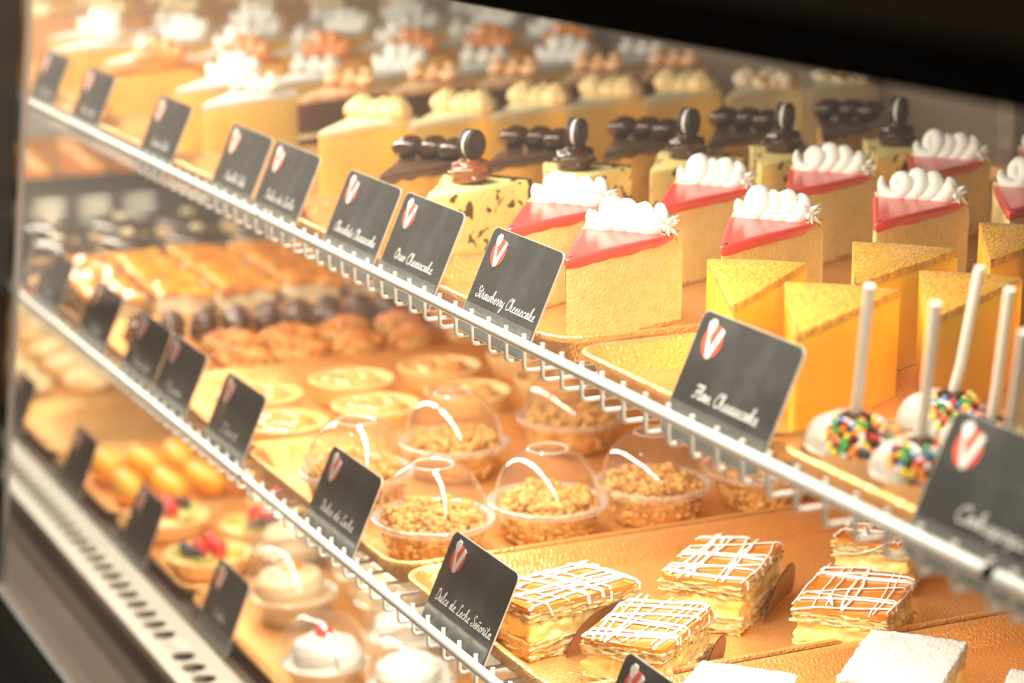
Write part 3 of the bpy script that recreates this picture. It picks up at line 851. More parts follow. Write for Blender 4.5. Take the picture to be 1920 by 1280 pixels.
# ------------------------------------------------------------------ cards with handwriting
GL = {
 'a': (1.05, [[(0, .1), (.35, .7), (.72, .98), (.42, .98), (.14, .5), (.3, .02), (.58, .3), (.78, .95), (.74, .25), (.88, .02), (1.05, .15)]]),
 'b': (.85, [[(0, .1), (.32, 1.2), (.42, 2.0), (.24, 2.1), (.12, 1.2), (.14, .2), (.35, 0), (.6, .35), (.5, .85), (.4, .8), (.85, .7)]]),
 'c': (.8, [[(0, .1), (.25, .7), (.55, 1.0), (.66, .84), (.5, .98), (.16, .5), (.3, .03), (.58, .03), (.8, .15)]]),
 'd': (1.1, [[(0, .1), (.6, .95), (.32, .95), (.12, .45), (.33, 0), (.68, .5), (.85, 2.1), (.76, .7), (.8, .06), (.96, 0), (1.1, .15)]]),
 'e': (.8, [[(0, .1), (.38, .4), (.6, .78), (.44, 1.0), (.2, .6), (.26, .1), (.52, 0), (.8, .15)]]),
 'h': (.95, [[(0, .1), (.36, 1.2), (.46, 2.0), (.28, 2.1), (.16, 1.2), (.12, 0), (.2, .6), (.48, 1.0), (.62, .7), (.6, .1), (.76, 0), (.95, .15)]]),
 'i': (.55, [[(0, .1), (.2, 1.0), (.2, .2), (.36, 0), (.55, .15)], [(.28, 1.45), (.33, 1.52)]]),
 'k': (.9, [[(0, .1), (.36, 1.2), (.46, 2.0), (.28, 2.1), (.16, 1.2), (.12, 0), (.2, .6), (.55, 1.0), (.54, .62), (.22, .55), (.5, .1), (.7, 0), (.9, .15)]]),
 'l': (.6, [[(0, .1), (.38, 1.2), (.44, 2.0), (.26, 2.1), (.16, 1.2), (.18, .2), (.36, 0), (.6, .15)]]),
 'm': (1.35, [[(0, .1), (.2, 1.0), (.2, 0), (.3, .7), (.52, 1.0), (.62, .7), (.6, 0), (.7, .7), (.92, 1.0), (1.02, .7), (1.02, .1), (1.15, 0), (1.35, .15)]]),
 'n': (.95, [[(0, .1), (.2, 1.0), (.2, 0), (.3, .7), (.56, 1.0), (.68, .7), (.66, .1), (.78, 0), (.95, .15)]]),
 'o': (.85, [[(0, .1), (.25, .8), (.5, 1.0), (.24, .85), (.18, .25), (.42, 0), (.66, .4), (.58, .9), (.45, .9), (.85, .75)]]),
 'p': (.85, [[(0, .1), (.25, 1.0), (.15, -.9), (.2, .6), (.46, 1.0), (.68, .6), (.5, .05), (.26, .1), (.6, 0), (.85, .15)]]),
 'r': (.78, [[(0, .1), (.2, 1.0), (.28, 1.12), (.34, .95), (.54, .95), (.5, .3), (.6, 0), (.78, .15)]]),
 's': (.75, [[(0, .1), (.36, 1.08), (.44, .7), (.56, .3), (.36, 0), (.12, .15), (.46, .03), (.75, .15)]]),
 't': (.7, [[(0, .1), (.28, 1.0), (.36, 1.8), (.27, .6), (.34, .05), (.5, .02), (.7, .15)], [(.08, 1.25), (.62, 1.38)]]),
 'u': (1.0, [[(0, .1), (.18, 1.0), (.18, .2), (.38, 0), (.64, .4), (.7, 1.0), (.7, .2), (.84, 0), (1.0, .15)]]),
 'w': (1.25, [[(0, .1), (.18, 1.0), (.18, .2), (.36, 0), (.56, .3), (.62, 1.0), (.62, .2), (.8, 0), (1.0, .4), (1.02, 1.0), (1.25, .7)]]),
 'y': (.9, [[(0, .1), (.15, 1.0), (.2, .3), (.4, .1), (.62, .5), (.72, 1.0), (.64, -.4), (.42, -1.0), (.2, -.8), (.5, -.2), (.9, .15)]]),
 'ñ': (.95, [[(0, .1), (.2, 1.0), (.2, 0), (.3, .7), (.56, 1.0), (.68, .7), (.66, .1), (.78, 0), (.95, .15)], [(.2, 1.4), (.38, 1.58), (.55, 1.42), (.74, 1.6)]]),
 'C': (.98, [[(.78, 1.55), (.95, 1.95), (.68, 2.15), (.25, 1.65), (.05, .85), (.25, .1), (.62, 0), (.98, .15)]]),
 'D': (1.2, [[(.4, 2.0), (.26, 1.0), (.2, .08), (.6, 0), (1.02, .6), (.98, 1.5), (.5, 2.1), (.02, 1.85)]]),
 'F': (1.0, [[(.05, 1.7), (.3, 2.05), (1.1, 1.98)], [(.7, 2.0), (.52, .8), (.25, 0), (-.05, .25)], [(.25, 1.0), (.85, 1.12)]]),
 'L': (1.0, [[(.85, 1.7), (.78, 2.1), (.5, 1.9), (.45, .9), (.22, .08), (0, .12), (.3, .15), (.7, -.05), (1.0, .15)]]),
 'O': (1.15, [[(.5, 2.1), (.12, 1.4), (.12, .5), (.5, 0), (.95, .6), (.95, 1.5), (.55, 2.1), (.42, 1.8), (1.15, 1.5)]]),
 'S': (1.0, [[(.88, 1.7), (.7, 2.12), (.35, 1.9), (.36, 1.45), (.8, .9), (.74, .2), (.3, 0), (0, .3), (.35, .55)]]),
 'T': (1.0, [[(.02, 1.8), (.3, 2.05), (1.15, 2.0)], [(.65, 2.0), (.5, .8), (.3, 0), (.02, .2)]]),
 'V': (1.0, [[(0, 1.9), (.2, 2.1), (.35, 1.2), (.4, .05), (.7, 1.2), (1.0, 2.1)]]),
 ' ': (.7, []),
}


def crom(pts, n=4):
    P_ = [pts[0]] + list(pts) + [pts[-1]]; out = []
    for i in range(1, len(P_) - 2):
        p0, p1, p2, p3 = P_[i - 1], P_[i], P_[i + 1], P_[i + 2]
        for k in range(n):
            t = k / n
            out.append(tuple(0.5 * (2 * p1[d] + (p2[d] - p0[d]) * t + (2 * p0[d] - 5 * p1[d] + 4 * p2[d] - p3[d]) * t * t + (3 * p1[d] - p0[d] - 3 * p2[d] + p3[d]) * t ** 3) for d in range(2)))
    out.append(tuple(pts[-1]))
    return out


def script_text(b, text, x0, y0, width, xh, z, rad, slant=0.22, up=0.0):
    tot = sum(GL[c][0] for c in text)
    sx = width / tot; x = 0
    for c in text:
        adv, st = GL[c]
        for s in st:
            pp = [(x0 + (x + px) * sx + slant * py * xh, y0 + py * xh + up * (x + px) * sx, z) for px, py in (crom(s) if len(s) > 2 else s)]
            b.tube(pp, rad, 5, flat=0.5)
        x += adv


CW, CH = 0.102, 0.0715


def card(xc, yb, zb, text, label, wd, lean=24, plain=False, yaw=0.0, w=CW):
    t = empty('price_card', (xc, yb, zb), radians(yaw), label, 'card', 'black product cards')
    # local frame: x along rail, y up the card face, built leaning back
    le = radians(lean)

    def T(p):      # card coordinates (u, v, n) to local
        u, v, n_ = p
        return (u, v * sin(le) - n_ * cos(le), v * cos(le) + n_ * sin(le))

    def rr(w, h, r, z, x0=0, y0=0, n=6):
        pts = []
        for q, (sx, sy) in enumerate(((1, 1), (-1, 1), (-1, -1), (1, -1))):
            for k in range(n + 1):
                a = pi / 2 * q + pi / 2 * k / n
                pts.append((x0 + sx * (w / 2 - r) + r * cos(a), y0 + sy * (h / 2 - r) + r * sin(a), z))
        return pts
    b = M(); b.rings([[T(p) for p in rr(w, CH, 0.0058, z, 0, CH / 2)] for z in (-0.0005, 0.0005)])
    b.build('card_body', MT['board_edge'], t, True, 30)
    b = M(); b.rings([[T(p) for p in rr(w - 0.0010, CH - 0.0010, 0.0054, z, 0, CH / 2)] for z in (0.0005, 0.00062)])
    b.build('chalkboard_face', MT['board'], t, True, 30)
    # clear holder along the foot, its pale tint painting in a strip of reflection
    b = M()
    h0 = 0.0195
    b.add([T(p) for p in ((-w / 2 + 0.001, 0.001, 0.0014), (w / 2 - 0.001, 0.001, 0.0014), (w / 2 - 0.001, h0, 0.0014), (-w / 2 + 0.001, h0, 0.0014))], [(0, 1, 2, 3)])
    b.build('clear_holder', MT['holder'], t, False)
    b = M(); f0 = 0.0006
    for sx in (-0.35, 0.35):
        x = sx * w
        b.add([(x - .0008, 0.002, f0), (x + .0008, 0.002, f0), (x + .0008, 0.026, f0), (x - .0008, 0.026, f0), (x - .0008, 0.0075, 0.014), (x + .0008, 0.0075, 0.014)],
              [(0, 1, 2, 3), (0, 4, 5, 1), (3, 2, 5, 4), (1, 5, 2), (0, 3, 4)])
    b.build('holder_foot', MT['plastic_rim'], t, False)
    # round red badge with a white V whose left arm is a whisk
    lx, ly, R = -w / 2 + 0.0185, CH - 0.0155, 0.0094
    if not plain:
        b = M(); b.rings([[T((lx + R * cos(2 * pi * i / 32), ly + R * sin(2 * pi * i / 32), z)) for i in range(32)] for z in (0.0006, 0.0009)])
        lo = b.build('red_badge', MT['logo_red'], t, True, 30)
        b = M(); z0, z1 = 0.0009, 0.00125

        def poly(pts):
            ar = sum(pts[i][0] * pts[(i + 1) % len(pts)][1] - pts[(i + 1) % len(pts)][0] * pts[i][1] for i in range(len(pts)))
            if ar < 0: pts = pts[::-1]
            b.rings([[T((lx + x * R, ly + y * R, z)) for x, y in pts] for z in (z0, z1)])
        poly([(-0.05, -1.05), (0.28, -1.0), (0.95, 0.72), (0.62, 0.92), (0.05, -0.45)])
        poly([(-0.05, -1.05), (0.2, -0.95), (-0.30, 0.12), (-0.58, 0.12)])
        poly([(-0.62, 0.18), (-0.28, 0.18), (-0.28, 0.28), (-0.62, 0.28)])
        poly([(-0.60, 0.34), (-0.28, 0.34), (-0.08, 0.80), (-0.12, 1.15), (-0.30, 1.28), (-0.42, 1.15), (-0.55, 1.30), (-0.70, 1.12), (-0.84, 1.08), (-0.86, 0.8)])
        b.build('white_v_mark', MT['chalk'], lo, True, 30)
    if text:
        b = M()
        script_text(b, text, -wd / 2 + 0.002, 0.0245, wd, 0.0037, 0.0009, 0.00037)
        o = len(b.v)
        b.v = [T(p) for p in b.v]
        b.build('lettering', MT['chalk'], t)
    return t


upc = [(-0.766, 'Cakepops', .050, 'grey card with badge reading Cakepops, nearest the near end'), (-0.9945, 'Flan Cheesecake', .066, 'grey card reading Flan Cheesecake in front of the amber flan slices'),
       (-1.2675, 'Strawberry Cheesecake', .086, 'grey card reading Strawberry Cheesecake, in sharp focus'), (-1.4165, 'Oreo Cheesecake', .066, 'grey card in front of the cookies and cream slices'),
       (-1.5275, 'Chocolate Cheesecake', .080, 'grey card reading Chocolate Cheesecake beside the tall yellow slice'), (-1.691, 'Dulce de Leche', .066, 'card beside the joint of the upper rail, in front of the tall yellow slices'),
       (-1.802, 'Vanilla Cake', .050, 'card on the upper rail next to the rail joint card, before the chocolate layer slice'), (-2.020, 'Carrot Cake', .050, 'orange tinted card in front of the white topped front slice'),
       (-2.274, 'Pecan Cake', .050, 'small dark card in front of the orange caramel slices'), (-2.455, 'Coco Cake', .050, 'farthest dark card on the upper rail')]
GL['P'] = (1.0, [[(.35, 1.9), (.3, 1.0), (.15, 0)], [(.05, 1.6), (.5, 2.1), (.95, 1.6), (.7, 1.05), (.3, 1.0)]])
for x, s, wd, lab in upc: card(x, 0.5822, 1.1145, s, lab, wd)
loc_ = [(-1.040, '', 0, 'black card in front of the sugar dusted squares at the bottom edge'), (-1.288, 'Dulce de Leche Señorita', .088, 'black card reading Dulce de Leche Señorita'),
        (-1.5195, 'Dulce de Leche', .066, 'dark card in front of the domed crumble cups'), (-1.774, 'Tart', .040, 'brown looking card in front of the apricot tarts'),
        (-1.932, 'Pecan', .045, 'dark card in front of the glazed nut pastries'), (-2.038, 'Pecan Tart', .050, 'dark card overlapping the one by the nut pastries'),
        (-2.201, 'Cake', .040, 'dark card in front of the orange glazed cream cakes'), (-2.391, 'Cake', .040, 'dark card before the far end of the orange glazed cakes'), (-2.560, 'Cake', .040, 'farthest dark card on the lower rail')]
for x, s, wd, lab in loc_: card(x, 0.5612, 0.9035, s, lab, wd)
for x, s, wd, lab in [(-1.8785, 'Cake', .030, 'dark card on the deck in front of the cream cups'), (-2.138, '', 0, 'dark card on the deck in front of the fruit tarts'),
                      (-2.388, '', 0, 'dark card on the deck beside the yellow sponge fingers'), (-2.6665, '', 0, 'farthest dark card on the deck')]:
    card(x, 0.5815, 0.7004, s, lab, wd, lean=22, w=0.088)


# ------------------------------------------------------------------ napoleon pastries
def make_napoleon(seed, lx=0.088, ly=0.055, liner='near'):
    rnd = random.Random(seed)
    t = empty('caramel_custard_pastry')
    so = Vector((seed * 7.3, seed * 1.7, 0))

    def rough(amp, fz):
        def f(p, n_):
            q = amp * noise.noise(Vector((p.x * 90, p.y * 90, p.z * fz)) + so) + amp * 0.8 * noise.noise(Vector((p.x * 260, p.y * 260, p.z * fz * 2)) + so)
            return p + Vector((n_.x, n_.y, n_.z * 0.35)) * q
        return f
    zl = [0, 0.012, 0.0255, 0.034]
    b = M(); b.gridbox(lx, ly, 0, zl[1], (56, 36, 14), rough(0.0026, 1300)); b.build('lower_pastry', MT['pastry'], t, True, 180)
    b = M(); b.gridbox(lx - 0.003, ly - 0.003, zl[1] - 0.0006, zl[2] + 0.0005, (36, 24, 8), rough(0.0030, 160)); b.build('custard', MT['custard'], t, True, 180)
    b = M(); b.gridbox(lx, ly, zl[2], zl[3], (56, 36, 11), rough(0.0028, 1500)); b.build('upper_pastry', MT['pastry'], t, True, 180)

    def gz(p, n_):
        q = 0.0012 * noise.noise(Vector((p.x * 50, p.y * 50, 0)) + so)
        drip = 0.0016 * max(0, noise.noise(Vector((p.x * 110, p.y * 110, 3)) + so)) if p.z < zl[3] + 0.001 else 0
        r = 1
        x, y = p.x, p.y
        # round the corners
        hx, hy = (lx + .001) / 2, (ly + .001) / 2
        dx, dy = max(0, abs(x) - (hx - 0.006)), max(0, abs(y) - (hy - 0.006)); d = hypot(dx, dy)
        if d > 0.006:
            k = 0.006 / d; x = math.copysign(hx - 0.006 + dx * k, x); y = math.copysign(hy - 0.006 + dy * k, y)
        return Vector((x + n_.x * q, y + n_.y * q, p.z + 0.4 * q - drip))
    b = M(); b.gridbox(lx + .001, ly + .001, zl[3] - 0.0008, zl[3] + 0.0024, (30, 20, 2), gz); b.build('caramel_glaze', MT['glaze'], t, True, 70)
    b = M(); zt = zl[3] + 0.0034
    def line(p0, p1, bend, r):
        pts = []; n = 16
        d = Vector((p1[0] - p0[0], p1[1] - p0[1])); nn = Vector((-d.y, d.x)).normalized()
        for k in range(n + 1):
            f = k / n
            q = bend * sin(pi * f) + 0.0010 * noise.noise(Vector((f * 5, seed, p0[0] * 90)))
            x, y = p0[0] + d.x * f + nn.x * q, p0[1] + d.y * f + nn.y * q
            ox, oy = abs(x) - lx / 2 - 0.0006, abs(y) - ly / 2 - 0.0006
            z = zt
            o = max(ox, oy)
            if o > 0:
                x = max(-lx / 2 - 0.0008, min(lx / 2 + 0.0008, x)); y = max(-ly / 2 - 0.0008, min(ly / 2 + 0.0008, y)); z = zt - 0.0005 - o * 1.2
            pts.append((x, y, z))
        b.tube(pts, [r * (1 + 0.25 * noise.noise(Vector((k * 0.7, seed, p0[1] * 300)))) for k in range(n + 1)], 7, flat=0.75)
    for k in range(8):
        y = -ly / 2 + 0.004 + k * (ly - 0.008) / 7 + rnd.uniform(-.0025, .0025)
        line((-lx / 2 - rnd.uniform(-.006, .002), y + rnd.uniform(-.007, .007)), (lx / 2 + rnd.uniform(-.004, .004), y + rnd.uniform(-.008, .008)), rnd.uniform(-.004, .004), rnd.choice([0.0006, 0.0008, 0.0011]))
    for k in range(7):
        x = -lx / 2 + 0.006 + k * (lx - 0.012) / 6 + rnd.uniform(-.004, .004)
        line((x + rnd.uniform(.002, .020), -ly / 2 - rnd.uniform(0, .008)), (x + rnd.uniform(-.018, .004), ly / 2 + 0.002), rnd.uniform(-.006, .006), rnd.choice([0.0008, 0.0011, 0.0014]))
    b.tube([(-lx / 2 + .006, ly * .1, zt + .0008), (-lx / 2 + .016, ly * .16, zt + .0012), (-lx / 2 + .026, ly * .20, zt + .0008)], [.0008, .002, .0008], 8)
    b.build('icing_drizzle', MT['icing'], t)
    # curled oval paper tabs leaning out at the foot
    def tab(name, cx, cy, ang, w, h):
        b = M(); rows = 10; cols = 12; vs = []
        for i in range(rows + 1):
            f = i / rows
            for j in range(cols + 1):
                g = (j / cols * 2 - 1)
                ww = w / 2 * math.sqrt(max(0, 1 - f * f)) if f < 1 else 0
                u = g * ww; out = 0.0030 + h * 0.30 * f + 0.05 * g * g * w * (1 - f); z = 0.0006 + h * f * 0.95
                vs.append((u, out, z))
        fs = []
        for i in range(rows):
            for j in range(cols):
                a = i * (cols + 1) + j; fs.append((a, a + 1, a + cols + 2, a + cols + 1))
        nv = len(vs)
        v2 = [(x, y + 0.0005, z - 0.0003) for x, y, z in vs]
        fs += [tuple(reversed([q + nv for q in f])) for f in fs]
        ca, sa = cos(ang), sin(ang)
        b.add([(cx + x * ca - y * sa, cy + x * sa + y * ca, z) for x, y, z in vs + v2], fs)
        b.build(name, MT['liner'], t, True, 60)
    if liner == 'end':
        tab('paper_liner', lx / 2 - 0.016, -ly / 2 - 0.001, pi, 0.038, 0.024)
    elif liner == 'long':
        tab('paper_liner', 0.014, -ly / 2 - 0.001, pi, 0.070, 0.034)
    tab('paper_liner', -lx / 2, 0.010, pi / 2, 0.026, 0.010)
    return t


ZL = Lz + 0.0018
# local +x runs along the piece; -y side faces the near end of the case
for i, (x, y, d, lx, ly, ln, lab) in enumerate([
    (-1.194, 0.660, 129, 0.088, 0.055, 'end', 'drizzled caramel pastry at the near front of its tray, small liner tab at the foot'),
    (-1.281, 0.640, 101, 0.090, 0.055, 'long', 'white drizzled caramel pastry partly behind the Señorita card'),
    (-1.281, 0.765, 132, 0.096, 0.058, 'long', 'white drizzled caramel pastry farther back with liner standing off its cut side'),
    (-1.187, 0.812, 133, 0.088, 0.062, 'none', 'white drizzled caramel pastry with ragged flaky side behind the rail end'),
    (-1.295, 0.912, 131, 0.090, 0.056, 'none', 'rearmost caramel pastry peeping between the rail wires')]):
    o = make_napoleon(i + 1, lx, ly, ln)
    o.location = (x, y, ZL); o.rotation_euler = (0, 0, radians(d))
    tag(o, lab, 'pastry', 'white drizzled caramel pastries')


# ------------------------------------------------------------------ sugar squares
def make_sugar(seed, lx=0.088, ly=0.060):
    t = empty('sugar_dusted_square'); so = Vector((seed * 4.1, seed * 2.3, 1))

    def rough(amp, fz):
        return lambda p, n_: p + Vector((n_.x, n_.y, n_.z * 0.3)) * (amp * noise.noise(Vector((p.x * 110, p.y * 110, p.z * fz)) + so) + amp * .7 * noise.noise(Vector((p.x * 330, p.y * 330, p.z * fz)) + so))
    b = M(); b.gridbox(lx - .002, ly - .002, 0, 0.014, (36, 26, 8), rough(0.0022, 700)); b.build('lower_pastry', MT['pastry'], t, True, 180)
    b = M(); b.gridbox(lx - .004, ly - .004, 0.0135, 0.029, (32, 24, 8), rough(0.0018, 160)); b.build('custard', MT['custard'], t, True, 180)
    b = M(); b.gridbox(lx - .002, ly - .002, 0.0285, 0.038, (36, 26, 7), rough(0.0022, 800)); b.build('upper_pastry', MT['pastry'], t, True, 180)

    def pw(p, n_):
        e = noise.noise(Vector((p.x * 160, p.y * 160, p.z * 200)) + so); g = noise.noise(Vector((p.x * 700, p.y * 700, p.z * 500)) + so)
        hx, hy = lx / 2, ly / 2; x, y = p.x, p.y
        dx, dy = max(0, abs(x) - (hx - .004)), max(0, abs(y) - (hy - .004)); d = hypot(dx, dy)
        if d > .004: k = .004 / d; x = math.copysign(hx - .004 + dx * k, x); y = math.copysign(hy - .004 + dy * k, y)
        return Vector((x + n_.x * (0.0012 * e + .0004 * g), y + n_.y * (0.0012 * e + .0004 * g), p.z + n_.z * (0.0006 * e + 0.0004 * g) + (0.0012 * e if n_.z < 0.5 and p.z < 0.040 else 0)))
    b = M(); b.gridbox(lx, ly, 0.0362, 0.0425, (64, 44, 4), pw); b.build('powdered_sugar', MT['powder'], t, True, 180)
    return t


P['q1'] = make_sugar(1); P['q2'] = make_sugar(2)
for i, (x, y, d, k, lab) in enumerate([(-1.0575, 0.760, 132, 'q1', 'sugar dusted square in full view right of the last caramel pastry'), (-1.056, 0.637, 132, 'q2', 'sugar dusted square behind the card at the bottom edge'),
                                   (-0.966, 0.797, 132, 'q2', 'sugar dusted square cut by the near edge of the view'), (-1.050, 0.905, 128, 'q1', 'rearmost sugar dusted square')]):
    place(P[k], k, x, y, ZL, d, lab, 'pastry', 'sugar dusted squares')


# ------------------------------------------------------------------ crumble cups with domes
def make_domecup(seed):
    rnd = random.Random(seed)
    t = empty('domed_crumble_cup')
    b = M(); b.lathe([(0.0, 0.0006), (0.031, 0.0006), (0.0325, 0.0022), (0.0405, 0.0245), (0.0440, 0.0250)], 48); b.build('clear_cup', MT['plastic'], t)
    b = M(); b.lathe([(0.0415, 0.0252), (0.0452, 0.0252), (0.0462, 0.0262), (0.0462, 0.0292), (0.0450, 0.0302), (0.0425, 0.0298), (0.0412, 0.0285)], 64); rim = b.build('lid_rim', MT['plastic_rim'], t)
    b = M(); R = 0.0412; prof = []
    for k in range(15):
        a = radians(2 + k * 4.75); prof.append((R * cos(a) ** 0.92, 0.0286 + 0.0405 * sin(a) / sin(radians(68.5))))
    rt = prof[-1][0]
    prof += [(rt - 0.0012, prof[-1][1] + 0.0008), (rt - 0.0030, prof[-1][1] + 0.0002), (0.006, prof[-1][1] - 0.0004)]
    b.lathe(prof, 64, cap1=True); b.build('dome_lid', MT['plastic'], t, True, 80)
    b = M(); b.lathe([(rt - 0.0016, prof[14][1] - 0.0003), (rt - 0.0002, prof[14][1] + 0.0002), (rt - 0.001, prof[14][1] + 0.0011), (rt - 0.0024, prof[14][1] + 0.0004)], 48); b.build('dome_top_ring', MT['plastic_rim'], rim)
    b = M(); b.lathe([(0, 0.0014), (0.0300, 0.0016), (0.0335, 0.012), (0.0365, 0.022), (0.033, 0.026), (0.018, 0.0290), (0, 0.030)], 32, wob=lambda a, k: 1 + 0.05 * sin(a * 5 + k + seed))
    for k in range(420):
        r = 0.0375 * math.sqrt(rnd.random()); a = rnd.uniform(0, 2 * pi)
        z = 0.0275 + 0.0045 * (1 - (r / 0.038) ** 2) + rnd.uniform(-.001, .0022)
        s = rnd.uniform(0.0012, 0.0034)
        if r > 0.034: z -= 0.0018
        b.sphere((r * cos(a), r * sin(a), z), s, 7, 5, (rnd.uniform(.8, 1.3), rnd.uniform(.8, 1.2), rnd.uniform(.6, .9)), 0.5, rnd.random() * 50, rnd.uniform(0, 3))
    for k in range(26):      # bigger clumps heaped on top
        rr = 0.033 * math.sqrt(rnd.random()); a = rnd.uniform(0, 2 * pi)
        for q in range(6):
            b.sphere((rr * cos(a) + rnd.uniform(-.0035, .0035), rr * sin(a) + rnd.uniform(-.0035, .0035), 0.0315 + 0.003 * (1 - rr / 0.033) + rnd.uniform(-.0015, .003)),
                     rnd.uniform(.0020, .0036), 8, 5, (1, 1, .85), 0.5, rnd.random() * 50, rnd.uniform(0, 3))
    for k in range(130):
        a = rnd.uniform(0, 2 * pi); f = rnd.random()
        b.sphere(((0.0325 + 0.0055 * f) * cos(a), (0.0325 + 0.0055 * f) * sin(a), 0.003 + 0.020 * f), rnd.uniform(.0018, .0034), 6, 4, (1, 1, 0.8), 0.5, rnd.random() * 50)
    b.build('crumble', MT['crumb'], t, True, 180)
    return t


P['d1'] = make_domecup(1); P['d2'] = make_domecup(2)
for i, (x, y, lab) in enumerate([(-1.473, 0.631, 'crumble cup with clear dome lid, at the front of its tray beside the pastry tray'), (-1.474, 0.726, 'crumble cup with clear dome lid, second back beside the pastry tray'),
                              (-1.481, 0.821, 'crumble cup with clear dome lid, third back beside the pastry tray'), (-1.478, 0.918, 'crumble cup below the wires of the upper rail, fourth back'),
                              (-1.655, 0.728, 'crumble cup with clear dome lid, second back beside the tart tray'), (-1.683, 0.850, 'crumble cup with clear dome lid, third back beside the tart tray'),
                              (-1.610, 0.624, 'crumble cup with clear dome lid, half hidden by the brown card'), (-1.575, 0.960, 'rearmost crumble cup beneath the upper shelf')]):
    k = 'd1' if i % 2 == 0 else 'd2'
    place(P[k], k, x, y, ZL, i * 47, lab, 'dessert cup', 'domed crumble cups')


# ------------------------------------------------------------------ tarts and far pastries of the lower shelf
def make_tart(seed, fill='tart_fill', R=0.040):
    t = empty('apricot_tart')
    b = M(); n = 64
    b.lathe([(0, 0.0004), (R * 0.72, 0.0004), (R * 0.80, 0.003), (R * 0.98, 0.019), (R, 0.0225), (R * 0.94, 0.0235), (R * 0.88, 0.019), (R * 0.84, 0.0165), (0, 0.0165)], n,
                   wob=lambda a, k: 1 + (0.022 * cos(20 * a) if 1 < k < 7 else 0))
    b.build('pastry_shell', MT['tart_shell'], t, True, 60)
    b = M(); b.lathe([(R * 0.86, 0.0168), (R * 0.80, 0.0200), (R * 0.5, 0.0222), (0.0005, 0.0230)], 40, wob=lambda a, k: 1 + 0.03 * sin(3 * a + seed)); b.build('filling', MT[fill], t)
    b = M()
    for k in range(5):
        a = k * 2 * pi / 5 + seed
        b.sphere((0.017 * cos(a), 0.017 * sin(a), 0.0225), 0.010, 12, 6, (1.5, 0.7, 0.35), 0.1, k, a + 1.2)
    b.build('apricot_slices', MT['tart_fill'], t)
    return t


P['t1'] = make_tart(1)
tl = [(-1.796, 0.628), (-1.893, 0.640), (-1.812, 0.722), (-1.908, 0.736), (-1.822, 0.816), (-1.918, 0.830), (-1.83, 0.910), (-1.925, 0.926), (-1.84, 1.004), (-1.93, 1.018)]
for i, (x, y) in enumerate(tl):
    place(P['t1'], 't1', x, y, ZL, i * 61, 'apricot tart, %s from the glass in the row %s' % (ORD[i // 2], ('beside the domed cups', 'beside the nut pastries')[i % 2]), 'tart', 'apricot tarts')


def make_nut(seed):
    rnd = random.Random(seed); t = empty('glazed_nut_pastry')
    b = M(); b.sphere((0, 0, 0.013), 0.024, 20, 10, (1.25, 0.95, 0.55), 0.15, seed); b.build('pastry_base', MT['crust'], t)
    b = M()
    for k in range(46):
        a = k * 2.4; r = 0.024 * math.sqrt((k + .5) / 46)
        b.sphere((r * 1.2 * cos(a), r * 0.9 * sin(a), 0.0255 - 0.010 * (r / 0.024) ** 2 + rnd.uniform(-.001, .002)), rnd.uniform(.0032, .0052), 8, 5, (1.3, .8, .8), 0.3, k, rnd.uniform(0, 3))
    b.build('nut_topping', MT['nuts'], t)
    return t


P['n1'] = make_nut(1); P['n2'] = make_nut(2)
i = 0
for r_ in range(6):
    for c_ in range(2):
        x = -2.046 - c_ * 0.068 - 0.004 * r_; y = 0.615 + r_ * 0.062 + c_ * 0.012
        k = 'n1' if (r_ + c_) % 2 else 'n2'
        place(P[k], k, x, y, ZL, 40 + 25 * r_, 'glazed nut pastry, %s from the glass in the row %s' % (ORD[r_], ('beside the apricot tarts', 'beside the chocolate truffles')[c_]), 'pastry', 'glazed nut pastries')


def make_truffle():
    b = M(); b.sphere((0, 0, 0.0158), 0.0148, 18, 12, (1, 1, 1), 0.35, 3, fr=2.2)
    return b


tr0 = None
for i in range(22):
    x, y = -2.186 - 0.034 * (i % 2), 0.612 + (i // 2) * 0.0345 + 0.012 * (i % 2)
    if tr0 is None: tr0 = make_truffle().build('chocolate_truffle', MT['choc_sheen']); o = tr0
    else: o = tr0.copy(); COL.objects.link(o)
    o.location = (x, y, ZL); o.rotation_euler = (0, 0, i * 1.3)
    tag(o, 'round brown chocolate truffle between the nut pastries and cream cakes', 'truffle', 'chocolate truffles')


def make_creamcake(seed):
    t = empty('orange_glazed_cream_cake'); so = Vector((seed, 2, 3))

    def rough(amp):
        return lambda p, n_: p + n_ * amp * noise.noise(p * 70 + so)
    b = M(); b.gridbox(0.072, 0.060, 0, 0.010, (10, 10, 3), rough(.002)); b.build('sponge_base', MT['dark_layer'], t, True, 70)
    b = M(); b.gridbox(0.070, 0.058, 0.0095, 0.034, (12, 12, 5), rough(.005)); b.build('cream_layer', MT['pale_top'], t, True, 180)
    b = M(); b.gridbox(0.073, 0.061, 0.0325, 0.041, (14, 14, 3), rough(.006)); b.build('orange_glaze', MT['orange_glaze'], t, True, 180)
    return t


P['g1'] = make_creamcake(1); P['g2'] = make_creamcake(4)
for r_ in range(6):
    for c_ in range(3):
        x = -2.298 - c_ * 0.082; y = 0.612 + r_ * 0.074 + c_ * 0.004
        k = 'g1' if (r_ + c_) % 2 else 'g2'
        place(P[k], k, x, y, ZL, 4 * ((r_ * 3 + c_) % 3 - 1), 'orange glazed cream cake, %s from the glass in the %s of three rows' % (ORD[r_], ('nearest', 'middle', 'farthest')[c_]), 'cake', 'orange glazed cream cakes')


